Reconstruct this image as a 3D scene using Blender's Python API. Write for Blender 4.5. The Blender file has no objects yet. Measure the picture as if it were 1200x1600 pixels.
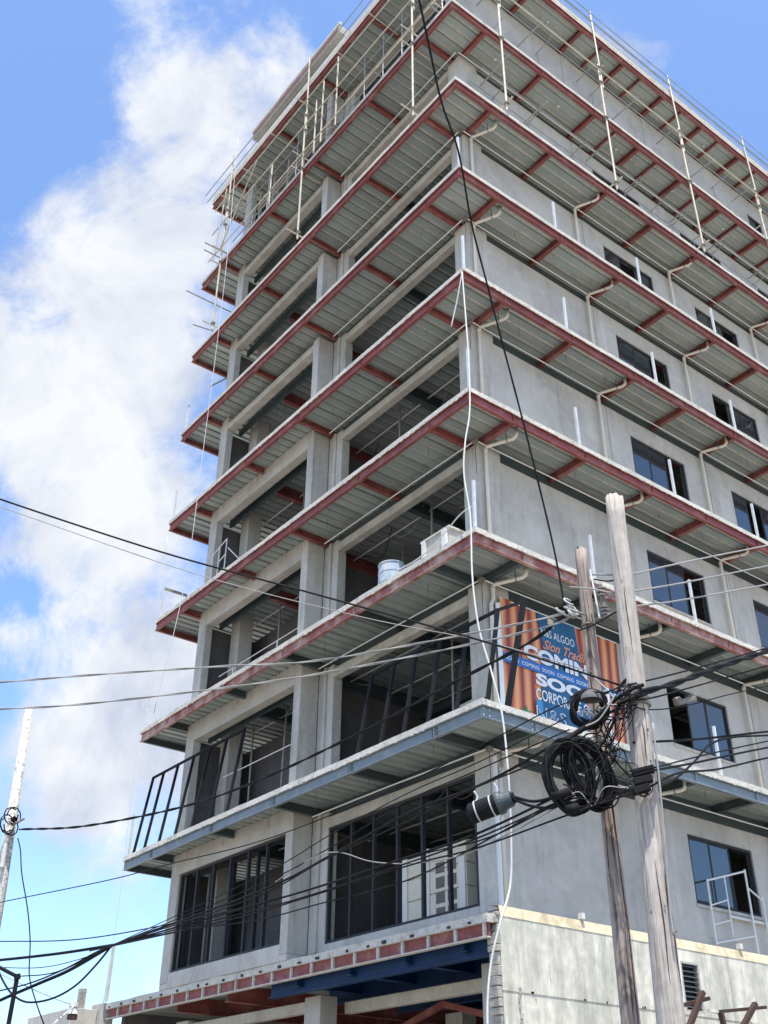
import bpy, bmesh, math, random
from mathutils import Vector, Matrix, noise

random.seed(7)
scene = bpy.context.scene
col = scene.collection
R = math.radians

# ------------------------------------------------------------------ camera, sky, sun, exposure
cam_data = bpy.data.cameras.new('camera')
cam = bpy.data.objects.new('camera', cam_data)
col.objects.link(cam)
cam_data.sensor_fit = 'VERTICAL'
cam_data.sensor_height = 36.0
cam_data.lens = 37.2152
cam_data.clip_start = 0.1
cam_data.clip_end = 3000
cam.matrix_world = Matrix([[0.792209, -0.330004, -0.513325, -12.440671], [-0.610194, -0.416946, -0.673661, -13.315334], [0.008282, 0.846908, -0.531675, 1.65], [0.0, 0.0, 0.0, 1.0]])
scene.camera = cam

SUN_ELEV, SUN_AZ = R(70), math.atan2(-0.866, -0.50)        # direction towards the sun: (-0.50,-0.87) in plan
sd = Vector((math.cos(SUN_ELEV) * math.cos(SUN_AZ), math.cos(SUN_ELEV) * math.sin(SUN_AZ), math.sin(SUN_ELEV)))
sun_data = bpy.data.lights.new('sun', 'SUN')
sun_data.energy = 4.0
sun_data.angle = R(0.5)
sun_data.color = (1.0, 0.94, 0.85)
sun = bpy.data.objects.new('sun', sun_data)
sun.rotation_euler = sd.to_track_quat('Z', 'Y').to_euler()
sun.location = (0, 0, 60)
col.objects.link(sun)

world = bpy.data.worlds.new('World')
scene.world = world
world.use_nodes = True
wn, wl = world.node_tree.nodes, world.node_tree.links
wn.clear()
w_out = wn.new('ShaderNodeOutputWorld')
w_bg = wn.new('ShaderNodeBackground')
w_bg.inputs['Strength'].default_value = 0.15
sky = wn.new('ShaderNodeTexSky')
sky.sky_type = 'NISHITA'
sky.sun_disc = False
sky.sun_elevation = SUN_ELEV
sky.sun_rotation = math.atan2(sd.x, sd.y)
sky.air_density = 1.0
sky.dust_density = 1.1
sky.ozone_density = 1.3
geo = wn.new('ShaderNodeTexCoord')
DIR = geo.outputs['Generated']


def wmath(op, a, b=None, clamp=False):
    n = wn.new('ShaderNodeMath')
    n.operation = op
    n.use_clamp = clamp
    for i, v in enumerate((a, b)):
        if v is None:
            continue
        if isinstance(v, (int, float)):
            n.inputs[i].default_value = v
        else:
            wl.new(v, n.inputs[i])
    return n.outputs[0]


def wnoise(scale, detail, rough, dist=0.0):
    n = wn.new('ShaderNodeTexNoise')
    n.inputs['Scale'].default_value = scale
    n.inputs['Detail'].default_value = detail
    n.inputs['Roughness'].default_value = rough
    n.inputs['Distortion'].default_value = dist
    wl.new(DIR, n.inputs['Vector'])
    return n.outputs['Fac']


big = wnoise(3.2, 11, 0.64, 0.35)
fine = wnoise(8.0, 10, 0.66, 0.6)
cover = wmath('ADD', wmath('ADD', wmath('MULTIPLY', big, 2.3), wmath('MULTIPLY', fine, 1.1)), -1.70)      # about zero on average
# cumulus banks and clear gaps of this particular sky: (direction, angular size, amount)
BANKS = [((0.248, 0.542, 0.803), 0.139, 0.26), ((0.212, 0.627, 0.75), 0.157, 0.24), ((0.193, 0.734, 0.651), 0.193, 0.28), ((0.276, 0.691, 0.668), 0.145, 0.24), ((0.227, 0.81, 0.541), 0.193, 0.3), ((0.319, 0.788, 0.526), 0.181, 0.32), ((0.336, 0.842, 0.422), 0.181, 0.3), ((0.396, 0.844, 0.363), 0.157, 0.28), ((0.314, 0.906, 0.285), 0.121, 0.24), ((0.362, 0.877, 0.316), 0.121, 0.2), ((0.121, 0.649, 0.751), 0.157, -0.32), ((0.207, 0.519, 0.829), 0.073, -0.2), ((0.081, 0.607, 0.79), 0.121, -0.2), ((0.329, 0.448, 0.831), 0.097, -0.3), ((0.288, 0.882, 0.372), 0.06, -0.25), ((0.372, 0.912, 0.172), 0.181, -0.3), ((0.574, 0.292, 0.765), 0.254, -0.18), ((0.514, 0.32, 0.796), 0.079, 0.25), ((0.445, 0.34, 0.828), 0.097, 0.2), ((0.551, 0.306, 0.777), 0.036, 0.22), ((0.251, 0.864, 0.436), 0.042, -0.3)]
for d, sz, amt in BANKS:
    n = wn.new('ShaderNodeVectorMath')
    n.operation = 'DISTANCE'
    wl.new(DIR, n.inputs[0])
    n.inputs[1].default_value = d
    m = wn.new('ShaderNodeMapRange')
    m.interpolation_type = 'SMOOTHERSTEP'
    m.inputs['From Min'].default_value = sz
    m.inputs['From Max'].default_value = 0.0
    m.inputs['To Min'].default_value = 0.0
    m.inputs['To Max'].default_value = amt
    wl.new(n.outputs['Value'], m.inputs['Value'])
    cover = wmath('ADD', cover, m.outputs['Result'])
mr = wn.new('ShaderNodeMapRange')
mr.interpolation_type = 'SMOOTHSTEP'
mr.inputs['From Min'].default_value = -0.03
mr.inputs['From Max'].default_value = 0.42
wl.new(cover, mr.inputs['Value'])
dens = mr.outputs['Result']
shade = wn.new('ShaderNodeMapRange')
shade.inputs['From Min'].default_value = 0.36
shade.inputs['From Max'].default_value = 0.60
wl.new(wnoise(5.5, 9, 0.6, 0.4), shade.inputs['Value'])
cc = wn.new('ShaderNodeMix')
cc.data_type = 'RGBA'
cc.inputs[6].default_value = (2.25, 2.5, 3.15, 1)
cc.inputs[7].default_value = (3.75, 3.85, 4.0, 1)
wl.new(shade.outputs['Result'], cc.inputs[0])
tint = wn.new('ShaderNodeMix')
tint.data_type = 'RGBA'
tint.blend_type = 'MULTIPLY'
tint.inputs[0].default_value = 1.0
tint.inputs[7].default_value = (0.92, 1.06, 1.24, 1)
wl.new(sky.outputs[0], tint.inputs[6])
mx = wn.new('ShaderNodeMix')
mx.data_type = 'RGBA'
wl.new(dens, mx.inputs[0])
wl.new(tint.outputs[2], mx.inputs[6])
wl.new(cc.outputs[2], mx.inputs[7])
wl.new(mx.outputs[2], w_bg.inputs['Color'])
wl.new(w_bg.outputs[0], w_out.inputs[0])

scene.view_settings.view_transform = 'Standard'
scene.view_settings.look = 'None'
scene.view_settings.gamma = 1.0
scene.view_settings.use_curve_mapping = False
scene.view_settings.exposure = 0.77
scene.render.engine = 'CYCLES'
scene.cycles.max_bounces = 8
scene.cycles.diffuse_bounces = 5
scene.cycles.glossy_bounces = 3
scene.cycles.transparent_max_bounces = 6


# ------------------------------------------------------------------ materials
def mat(name, base, rough=0.8, metallic=0.0, var=0.12, vscale=1.5, bump=0.0, bscale=30.0, stain=None, stain_amt=0.0,
        stain_scale=1.2, stain_lo=0.5, stain_hi=0.7, stretch=(1, 1, 1), spec=0.5, objvar=0.0, speck=0.0, drip=0.0, patch=0.0):
    m = bpy.data.materials.new(name)
    m.use_nodes = True
    nt = m.node_tree
    N, L = nt.nodes, nt.links
    b = N['Principled BSDF']
    b.inputs['Roughness'].default_value = rough
    b.inputs['Metallic'].default_value = metallic
    b.inputs['Specular IOR Level'].default_value = spec
    tc = N.new('ShaderNodeTexCoord')
    mp = N.new('ShaderNodeMapping')
    mp.inputs['Scale'].default_value = stretch
    L.new(tc.outputs['Object'], mp.inputs['Vector'])
    n1 = N.new('ShaderNodeTexNoise')
    n1.inputs['Scale'].default_value = vscale
    n1.inputs['Detail'].default_value = 7
    n1.inputs['Roughness'].default_value = 0.62
    L.new(mp.outputs[0], n1.inputs['Vector'])
    r = N.new('ShaderNodeMapRange')
    r.inputs['From Min'].default_value = 0.3
    r.inputs['From Max'].default_value = 0.7
    r.inputs['To Min'].default_value = 1 - var
    r.inputs['To Max'].default_value = 1 + var
    L.new(n1.outputs['Fac'], r.inputs['Value'])
    fac = r.outputs[0]
    if objvar:
        oi = N.new('ShaderNodeObjectInfo')
        r2 = N.new('ShaderNodeMapRange')
        r2.inputs['To Min'].default_value = 1 - objvar
        r2.inputs['To Max'].default_value = 1 + objvar
        L.new(oi.outputs['Random'], r2.inputs['Value'])
        mu = N.new('ShaderNodeMath')
        mu.operation = 'MULTIPLY'
        L.new(fac, mu.inputs[0])
        L.new(r2.outputs[0], mu.inputs[1])
        fac = mu.outputs[0]
    if speck:
        n4 = N.new('ShaderNodeTexNoise')
        n4.inputs['Scale'].default_value = bscale * 0.6
        n4.inputs['Detail'].default_value = 4
        L.new(tc.outputs['Object'], n4.inputs['Vector'])
        r4 = N.new('ShaderNodeMapRange')
        r4.inputs['From Min'].default_value = 0.3
        r4.inputs['From Max'].default_value = 0.7
        r4.inputs['To Min'].default_value = 1 - speck
        r4.inputs['To Max'].default_value = 1 + speck
        L.new(n4.outputs['Fac'], r4.inputs['Value'])
        mu = N.new('ShaderNodeMath')
        mu.operation = 'MULTIPLY'
        L.new(fac, mu.inputs[0])
        L.new(r4.outputs[0], mu.inputs[1])
        fac = mu.outputs[0]
    def times(fac, val, lo, hi, t0, t1):
        q = N.new('ShaderNodeMapRange')
        q.inputs['From Min'].default_value = lo
        q.inputs['From Max'].default_value = hi
        q.inputs['To Min'].default_value = t0
        q.inputs['To Max'].default_value = t1
        L.new(val, q.inputs['Value'])
        mu = N.new('ShaderNodeMath')
        mu.operation = 'MULTIPLY'
        L.new(fac, mu.inputs[0])
        L.new(q.outputs[0], mu.inputs[1])
        return mu.outputs[0]
    if drip:
        mp2 = N.new('ShaderNodeMapping')
        mp2.inputs['Scale'].default_value = (1, 1, 0.09)
        L.new(tc.outputs['Object'], mp2.inputs['Vector'])
        n5 = N.new('ShaderNodeTexNoise')
        n5.inputs['Scale'].default_value = 5.5
        n5.inputs['Detail'].default_value = 6
        n5.inputs['Roughness'].default_value = 0.6
        L.new(mp2.outputs[0], n5.inputs['Vector'])
        fac = times(fac, n5.outputs['Fac'], 0.52, 0.72, 1.0, 1 - drip)
    if patch:
        vo = N.new('ShaderNodeTexVoronoi')
        vo.distance = 'CHEBYCHEV'
        vo.inputs['Scale'].default_value = 0.75
        vo.inputs['Randomness'].default_value = 0.75
        wob = N.new('ShaderNodeMix')
        wob.data_type = 'VECTOR'
        wob.inputs[0].default_value = 0.12
        L.new(tc.outputs['Object'], wob.inputs[4])
        L.new(n1.outputs['Color'], wob.inputs[5])
        L.new(wob.outputs[1], vo.inputs['Vector'])
        sx = N.new('ShaderNodeSeparateColor')
        L.new(vo.outputs['Color'], sx.inputs[0])
        fac = times(fac, sx.outputs[0], 0, 1, 1 - patch, 1 + patch)
    vm = N.new('ShaderNodeVectorMath')
    vm.operation = 'SCALE'
    vm.inputs[0].default_value = base[:3]
    L.new(fac, vm.inputs['Scale'])
    out = vm.outputs[0]
    if stain is not None:
        n2 = N.new('ShaderNodeTexNoise')
        n2.inputs['Scale'].default_value = stain_scale
        n2.inputs['Detail'].default_value = 8
        n2.inputs['Roughness'].default_value = 0.68
        L.new(mp.outputs[0], n2.inputs['Vector'])
        r3 = N.new('ShaderNodeMapRange')
        r3.inputs['From Min'].default_value = stain_lo
        r3.inputs['From Max'].default_value = stain_hi
        r3.inputs['To Max'].default_value = stain_amt
        L.new(n2.outputs['Fac'], r3.inputs['Value'])
        mi = N.new('ShaderNodeMix')
        mi.data_type = 'RGBA'
        L.new(r3.outputs[0], mi.inputs[0])
        L.new(out, mi.inputs[6])
        mi.inputs[7].default_value = (*stain, 1)
        out = mi.outputs[2]
    L.new(out, b.inputs['Base Color'])
    if bump:
        n3 = N.new('ShaderNodeTexNoise')
        n3.inputs['Scale'].default_value = bscale
        n3.inputs['Detail'].default_value = 6
        L.new(mp.outputs[0], n3.inputs['Vector'])
        bp = N.new('ShaderNodeBump')
        bp.inputs['Strength'].default_value = bump
        bp.inputs['Distance'].default_value = 0.02
        L.new(n3.outputs['Fac'], bp.inputs['Height'])
        L.new(bp.outputs[0], b.inputs['Normal'])
    return m


M = {}
M['plaster'] = mat('cement_plaster', (0.44, 0.415, 0.37), 0.92, var=0.16, vscale=0.9, bump=0.35, bscale=8, stain=(0.52, 0.50, 0.45), stain_amt=0.6, stain_scale=0.5, stain_lo=0.44, stain_hi=0.66, speck=0.07, drip=0.16, patch=0.07, objvar=0.04)
M['column'] = mat('column_concrete', (0.43, 0.41, 0.365), 0.92, var=0.2, vscale=1.6, bump=0.4, bscale=12, stain=(0.53, 0.51, 0.46), stain_amt=0.65, stain_scale=1.3, stretch=(1, 1, 0.35), speck=0.08, drip=0.22, objvar=0.06)
M['lintel'] = mat('lintel_concrete', (0.42, 0.395, 0.345), 0.9, var=0.18, vscale=2.0, bump=0.4, bscale=14, stain=(0.26, 0.245, 0.215), stain_amt=0.6, stain_scale=1.2, speck=0.08, objvar=0.07)
M['slab'] = mat('slab_edge_concrete', (0.53, 0.505, 0.445), 0.92, var=0.18, vscale=2.6, bump=0.6, bscale=25, stain=(0.30, 0.27, 0.22), stain_amt=0.8, stain_scale=2.6, stain_lo=0.50, stain_hi=0.66, speck=0.14, objvar=0.06)
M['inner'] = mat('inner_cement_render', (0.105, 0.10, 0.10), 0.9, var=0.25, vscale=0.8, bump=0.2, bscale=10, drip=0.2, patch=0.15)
M['deck'] = mat('galvanised_deck', (0.33, 0.375, 0.36), 0.5, metallic=0.3, var=0.2, vscale=0.9, stain=(0.46, 0.46, 0.40), stain_amt=0.7, stain_scale=1.4, objvar=0.13, stretch=(0.3, 1, 1), spec=0.4)
M['deck_blue'] = mat('blue_painted_deck', (0.006, 0.028, 0.085), 0.7, var=0.15, vscale=1.0)
M['red'] = mat('red_oxide_steel', (0.20, 0.052, 0.046), 0.6, var=0.2, vscale=2.2, bump=0.15, bscale=40, stain=(0.36, 0.20, 0.17), stain_amt=0.6, stain_scale=2.0, stain_lo=0.50, stain_hi=0.70, objvar=0.10, speck=0.1)
M['red_sunlit_dusty'] = mat('sunlit_dusty_red_steel', (0.25, 0.085, 0.072), 0.65, var=0.2, vscale=2.2, bump=0.15, bscale=40, stain=(0.50, 0.40, 0.34), stain_amt=0.8, stain_scale=2.0, stain_lo=0.44, stain_hi=0.64, speck=0.12)  # level three fascia: sunlight put into a paler pink base, with dusty stains
M['grey_steel'] = mat('grey_primer_steel', (0.165, 0.20, 0.222), 0.5, var=0.12, vscale=1.5, stain=(0.34, 0.35, 0.34), stain_amt=0.5, stain_scale=2.5)
M['dark_steel'] = mat('dark_primer_steel', (0.055, 0.075, 0.08), 0.55, var=0.15, vscale=2)
M['blue_steel'] = mat('blue_painted_steel', (0.006, 0.034, 0.105), 0.6, var=0.22, vscale=1.2, spec=0.3)
M['zinc'] = mat('galvanised_post', (0.60, 0.62, 0.62), 0.45, metallic=0.2, var=0.15, vscale=5)
M['pvc'] = mat('white_pvc', (0.62, 0.58, 0.50), 0.5, var=0.10, vscale=3, stain=(0.38, 0.33, 0.26), stain_amt=0.5, stain_scale=3, objvar=0.08)
M['conduit'] = mat('pale_conduit', (0.66, 0.66, 0.64), 0.5, var=0.05)
M['frame'] = mat('dark_aluminium_frame', (0.025, 0.026, 0.030), 0.6, var=0.1, vscale=4, spec=0.3)
M['frame_black'] = mat('black_painted_tube', (0.012, 0.013, 0.015), 0.75, var=0.15, vscale=4, spec=0.15)
M['tube'] = mat('scaffold_tube', (0.50, 0.46, 0.36), 0.55, metallic=0.1, var=0.2, vscale=4, stain=(0.30, 0.22, 0.14), stain_amt=0.5, stain_scale=3)
M['tube_grey'] = mat('grey_scaffold_tube', (0.30, 0.30, 0.29), 0.5, metallic=0.3, var=0.2, vscale=3)
M['clamp'] = mat('scaffold_clamp', (0.20, 0.17, 0.14), 0.6, metallic=0.3, var=0.2, vscale=6)
M['black'] = mat('black_cable_sheath', (0.012, 0.012, 0.013), 0.75, var=0.2, vscale=5, spec=0.15)
M['greycable'] = mat('weathered_cable', (0.28, 0.27, 0.25), 0.6, var=0.15, vscale=6)
M['white'] = mat('white_plastic', (0.62, 0.61, 0.56), 0.5, var=0.12, vscale=4)
M['rope'] = mat('pale_rope', (0.55, 0.56, 0.56), 0.8, var=0.1)
M['cream'] = mat('weathered_podium_render', (0.60, 0.57, 0.475), 0.92, var=0.24, vscale=1.6, bump=0.7, bscale=10, stain=(0.34, 0.345, 0.28), stain_amt=0.9, stain_scale=1.1, stain_lo=0.47, stain_hi=0.66, stretch=(1.6, 1, 0.4), speck=0.14, drip=0.35, patch=0.08)
M['creamband'] = mat('podium_top_band', (0.68, 0.59, 0.40), 0.9, var=0.18, vscale=2.0, bump=0.5, bscale=20, stain=(0.38, 0.30, 0.18), stain_amt=0.8, stain_scale=1.8, stain_lo=0.5, stain_hi=0.65, drip=0.3)
M['rubble'] = mat('broken_blockwork', (0.34, 0.32, 0.28), 0.95, var=0.35, vscale=6, bump=0.9, bscale=22)
M['wood'] = mat('weathered_pole_wood', (0.35, 0.285, 0.24), 0.92, var=0.3, vscale=5, bump=1.0, bscale=16, stain=(0.075, 0.05, 0.04), stain_amt=0.9, stain_scale=4.0, stain_lo=0.50, stain_hi=0.62, stretch=(5, 5, 0.2), speck=0.12)
M['wood_pale'] = mat('pale_pole_wood', (0.46, 0.41, 0.355), 0.92, var=0.24, vscale=4, bump=1.0, bscale=14, stain=(0.16, 0.12, 0.095), stain_amt=0.8, stain_scale=3.6, stain_lo=0.54, stain_hi=0.67, stretch=(5, 5, 0.22), speck=0.12)
M['concpole'] = mat('speckled_concrete_pole', (0.56, 0.54, 0.50), 0.9, var=0.2, vscale=10, bump=0.5, bscale=30, stain=(0.24, 0.22, 0.19), stain_amt=0.9, stain_scale=14, stain_lo=0.52, stain_hi=0.6)
M['rust'] = mat('rusty_bracket', (0.05, 0.024, 0.018), 0.8, var=0.3, vscale=6, bump=0.3, bscale=40)
M['porcelain'] = mat('grey_porcelain', (0.20, 0.195, 0.18), 0.4, var=0.1)
M['carton'] = mat('pale_carton', (0.74, 0.66, 0.54), 0.85, var=0.07, vscale=3)
M['carton_white'] = mat('white_carton', (0.75, 0.73, 0.68), 0.8, var=0.06, vscale=3)
M['drum'] = mat('blue_grey_drum', (0.30, 0.38, 0.46), 0.6, var=0.2, vscale=4, stain=(0.55, 0.54, 0.50), stain_amt=0.8, stain_scale=5, stain_lo=0.45, stain_hi=0.6)
M['asphalt'] = mat('street_asphalt', (0.085, 0.083, 0.08), 0.9, var=0.2, vscale=1.5, bump=0.3, bscale=60)
M['ground'] = mat('dusty_concrete_ground', (0.37, 0.335, 0.28), 0.95, var=0.15, vscale=0.5, bump=0.3, bscale=20)
M['kerb'] = mat('kerb_concrete', (0.42, 0.41, 0.38), 0.9, var=0.12, vscale=3, bump=0.3)
M['timber'] = mat('sawn_timber', (0.33, 0.29, 0.23), 0.8, var=0.2, vscale=4, stretch=(3, 3, 0.5))
M['banner_blue'] = mat('printed_blue', (0.012, 0.10, 0.21), 0.5, var=0.25, vscale=2)
M['ribbon'] = mat('printed_ribbon_blue', (0.02, 0.14, 0.42), 0.5, var=0.04)
M['print_white'] = mat('printed_white', (0.72, 0.74, 0.76), 0.5, var=0.05)
M['print_salmon'] = mat('printed_salmon', (0.62, 0.27, 0.17), 0.5, var=0.05)
M['print_green'] = mat('printed_green', (0.05, 0.22, 0.09), 0.5, var=0.1)
M['print_sky'] = mat('printed_sky_blue', (0.04, 0.25, 0.50), 0.5, var=0.05)


def glass_mat():
    m = bpy.data.materials.new('reflective_glass')
    m.use_nodes = True
    b = m.node_tree.nodes['Principled BSDF']
    b.inputs['Base Color'].default_value = (0.115, 0.135, 0.148, 1)
    b.inputs['Metallic'].default_value = 0.75
    b.inputs['Roughness'].default_value = 0.04
    return m


M['glass'] = glass_mat()
M['damper_dark'] = mat('dark_bounce_damper', (0.17, 0.165, 0.155), 0.95, var=0.25, vscale=1.2)  # dark colour for the added sheets that soak up bounced light indoors
M['cap'] = mat('dusty_cap_plastic', (0.13, 0.13, 0.13), 0.85, var=0.2, vscale=8, spec=0.2)
M['slot'] = mat('carton_slot_grey', (0.16, 0.15, 0.135), 0.9)
M['fascia_red'] = mat('weathered_fascia_red', (0.235, 0.062, 0.055), 0.7, var=0.25, vscale=3, stain=(0.40, 0.27, 0.23), stain_amt=0.6, stain_scale=3.5, stain_lo=0.5, stain_hi=0.7, drip=0.25, speck=0.12)


def curtain_mat():
    m = bpy.data.materials.new('printed_curtain')
    m.use_nodes = True
    N, L = m.node_tree.nodes, m.node_tree.links
    b = N['Principled BSDF']
    b.inputs['Roughness'].default_value = 0.55
    tc = N.new('ShaderNodeTexCoord')
    w = N.new('ShaderNodeTexWave')
    w.bands_direction = 'X'
    w.inputs['Scale'].default_value = 1.0
    w.inputs['Distortion'].default_value = 3.2
    w.inputs['Detail'].default_value = 3
    w.inputs['Detail Scale'].default_value = 0.8
    mp = N.new('ShaderNodeMapping')
    mp.inputs['Scale'].default_value = (1, 1, 0.22)
    L.new(tc.outputs['Object'], mp.inputs[0])
    L.new(mp.outputs[0], w.inputs['Vector'])
    cr = N.new('ShaderNodeValToRGB')
    e = cr.color_ramp.elements
    e[0].position, e[0].color = 0.0, (0.22, 0.045, 0.03, 1)
    e[1].position, e[1].color = 1.0, (0.70, 0.36, 0.13, 1)
    k = e.new(0.4)
    k.color = (0.52, 0.14, 0.075, 1)
    k = e.new(0.7)
    k.color = (0.62, 0.22, 0.12, 1)
    L.new(w.outputs['Fac'], cr.inputs[0])
    L.new(cr.outputs[0], b.inputs['Base Color'])
    return m


M['curtain'] = curtain_mat()


# ------------------------------------------------------------------ mesh helpers
class MB:
    def __init__(s):
        s.v, s.f = [], []

    def poly(s, pts, faces):
        o = len(s.v)
        s.v += [tuple(p) for p in pts]
        s.f += [tuple(i + o for i in f) for f in faces]

    def box(s, x0, x1, y0, y1, z0, z1):
        s.poly([(x0, y0, z0), (x1, y0, z0), (x1, y1, z0), (x0, y1, z0), (x0, y0, z1), (x1, y0, z1), (x1, y1, z1), (x0, y1, z1)],
               [(0, 3, 2, 1), (4, 5, 6, 7), (0, 1, 5, 4), (1, 2, 6, 5), (2, 3, 7, 6), (3, 0, 4, 7)])
        return s

    def bar(s, a, b, w, h, up=(0, 0, 1)):
        a, b = Vector(a), Vector(b)
        d = (b - a).normalized()
        side = d.cross(Vector(up))
        if side.length < 1e-4:
            side = d.cross(Vector((1, 0, 0)))
        side.normalize()
        u = side.cross(d)
        pts = []
        for p in (a, b):
            for i, j in ((-1, -1), (1, -1), (1, 1), (-1, 1)):
                pts.append(p + side * (i * w / 2) + u * (j * h / 2))
        s.poly(pts, [(0, 1, 2, 3), (7, 6, 5, 4), (0, 4, 5, 1), (1, 5, 6, 2), (2, 6, 7, 3), (3, 7, 4, 0)])
        return s

    def tube(s, pts, r, n=8, cap=True):
        pts = [Vector(p) for p in pts]
        o = len(s.v)
        ref = None
        for i, p in enumerate(pts):
            d = (pts[min(i + 1, len(pts) - 1)] - pts[max(i - 1, 0)]).normalized()
            if ref is None:
                ref = d.cross(Vector((0.3, 0.2, 1))) if abs(d.z) < 0.9 else d.cross(Vector((1, 0.1, 0)))
            ref = (ref - d * ref.dot(d)).normalized()
            w = d.cross(ref)
            rr = r[i] if isinstance(r, (list, tuple)) else r
            for k in range(n):
                a = 2 * math.pi * k / n
                s.v.append(tuple(p + ref * (math.cos(a) * rr) + w * (math.sin(a) * rr)))
        for i in range(len(pts) - 1):
            for k in range(n):
                a, b = o + i * n + k, o + i * n + (k + 1) % n
                s.f.append((a, b, b + n, a + n))
        if cap:
            s.f.append(tuple(o + k for k in range(n))[::-1])
            s.f.append(tuple(o + (len(pts) - 1) * n + k for k in range(n)))
        return s

    def build(s, name, m, parent=None, smooth=False, bevel=0.0, label=None, kind=None):
        off = Vector(parent_world(parent)) if parent else Vector((0, 0, 0))
        me = bpy.data.meshes.new(name)
        me.from_pydata([tuple(Vector(p) - off) for p in s.v], [], s.f)
        me.materials.append(M[m] if isinstance(m, str) else m)
        if smooth:
            for p in me.polygons:
                p.use_smooth = True
        o = bpy.data.objects.new(name, me)
        col.objects.link(o)
        if parent:
            o.parent = parent
        if bevel:
            b = o.modifiers.new('bevel', 'BEVEL')
            b.width = bevel
            b.segments = 1
            b.limit_method = 'ANGLE'
        if label:
            o['label'] = label
        if kind:
            o['kind'] = kind
        return o


def parent_world(o):
    v = Vector((0, 0, 0))
    while o:
        v = v + o.location
        o = o.parent
    return v


def empty(name, loc, label, cat, group=None):
    o = bpy.data.objects.new(name, None)
    o.empty_display_size = 0.3
    o.location = loc
    col.objects.link(o)
    return tag(o, label, cat, group)


def tag(o, label, cat, group=None):
    o['label'] = label
    o['category'] = cat
    if group:
        o['group'] = group
    return o


def share(src, name, parent, shift):
    """another piece with the same mesh, moved by shift"""
    c = src.copy()
    c.name = name
    col.objects.link(c)
    c.parent = parent
    c.location = src.location + Vector(shift)
    return c


def spline(pts, n=10):
    P = [Vector(p) for p in pts]
    if len(P) == 2:
        return [P[0].lerp(P[1], i / n) for i in range(n + 1)]
    P = [P[0] * 2 - P[1]] + P + [P[-1] * 2 - P[-2]]
    out = []
    for i in range(1, len(P) - 2):
        a, b, c, d = P[i - 1:i + 3]
        for k in range(n):
            t = k / n
            out.append(0.5 * (2 * b + (c - a) * t + (2 * a - 5 * b + 4 * c - d) * t * t + (3 * b - a - 3 * c + d) * t ** 3))
    out.append(P[-2])
    return out


def ibeam(mb, a, b, depth, width, tf=0.014, tw=0.012):
    """rolled steel I section from a to b; a and b lie on its top face"""
    a, b = Vector(a), Vector(b)
    dz = Vector((0, 0, 1))
    mb.bar(a - dz * tf / 2, b - dz * tf / 2, width, tf)
    mb.bar(a - dz * (depth - tf / 2), b - dz * (depth - tf / 2), width, tf)
    mb.bar(a - dz * depth / 2, b - dz * depth / 2, tw, depth - 2 * tf)


def rough_edge_box(x0, x1, y0, y1, z0, z1, step=0.35, amp=0.012):
    """slab with a slightly wandering, chipped rim"""
    ring = []
    def run(ax, ay, bx, by):
        L = math.hypot(bx - ax, by - ay)
        n = max(2, int(L / step))
        for i in range(n):
            t = i / n
            ring.append((ax + (bx - ax) * t, ay + (by - ay) * t))
    run(x0, y0, x1, y0); run(x1, y0, x1, y1); run(x1, y1, x0, y1); run(x0, y1, x0, y0)
    mb = MB()
    n = len(ring)
    cx, cy = (x0 + x1) / 2, (y0 + y1) / 2
    def jit(p, z, k):
        q = Vector((p[0] * 1.7, p[1] * 1.7, z + k * 9))
        d = amp * noise.noise(q * 1.3) + amp * 0.8 * noise.noise(q * 5)
        return (p[0] + (d if abs(p[0] - cx) > abs(x1 - x0) / 2 - 1e-3 else 0), p[1] + (d if abs(p[1] - cy) > abs(y1 - y0) / 2 - 1e-3 else 0), z)
    lo = [jit(p, z0, 1) for p in ring]
    hi = []
    for p in ring:
        q = jit(p, z1, 2)
        hi.append((q[0], q[1], z1 + amp * 0.9 * noise.noise(Vector((p[0] * 3, p[1] * 3, z1)))))
    mb.v = lo + hi
    for i in range(n):
        j = (i + 1) % n
        mb.f.append((i, j, n + j, n + i))
    mb.f.append(tuple(range(n))[::-1])
    mb.f.append(tuple(range(n, 2 * n)))
    return mb

# ------------------------------------------------------------------ ground and streets
def sheet(name, x0, x1, y0, y1, z, m):
    o = MB()
    o.poly([(x0, y0, z), (x1, y0, z), (x1, y1, z), (x0, y1, z)], [(0, 1, 2, 3)])
    ob = o.build(name, m)
    ob['kind'] = 'structure'
    return ob


sheet('ground', -900, 900, -900, 900, 0.0, 'ground')
sheet('street', -900, 900, -11.0, -4.2, 0.004, 'asphalt')
sheet('side_street', -12.6, -6.2, -4.2, 900, 0.004, 'asphalt')
k = MB()
k.box(-5.9, 60, -4.2, -4.0, 0, 0.13)
k.box(-6.2, -6.0, -3.9, 60, 0, 0.13)
k.build('kerb', 'kerb', kind='structure', bevel=0.015)

# ------------------------------------------------------------------ the building
ZL = {2: 9.05, 3: 12.71, 4: 16.29, 5: 19.91, 6: 23.54, 7: 27.09, 8: 30.70, 9: 35.15}
FL = {1: 5.55, 2: 9.05, 3: 12.71, 4: 16.29, 5: 19.91, 6: 23.54, 7: 27.09, 8: 30.70}
XE, YE = 25.0, 14.7
WX, WY, BX = 1.2, 1.1, 0.7          # wall planes: left front (near bay), right front, projecting far bay
bld = empty('unfinished_building', (1.2, 1.1, 0), 'nine storey concrete and red steel frame building under construction with projecting balcony slabs', 'building')
RX = [1.35, 3.7, 6.05, 8.15, 10.3, 12.45, 14.7, 16.9, 19.1, 21.3, 23.5]
LY = [1.4, 4.12, 7.1, 9.92, 13.1]

# deck panels: one trapezoidal profile, three ribs, shared by all
PW = (YE - 0.12) / 16


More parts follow.
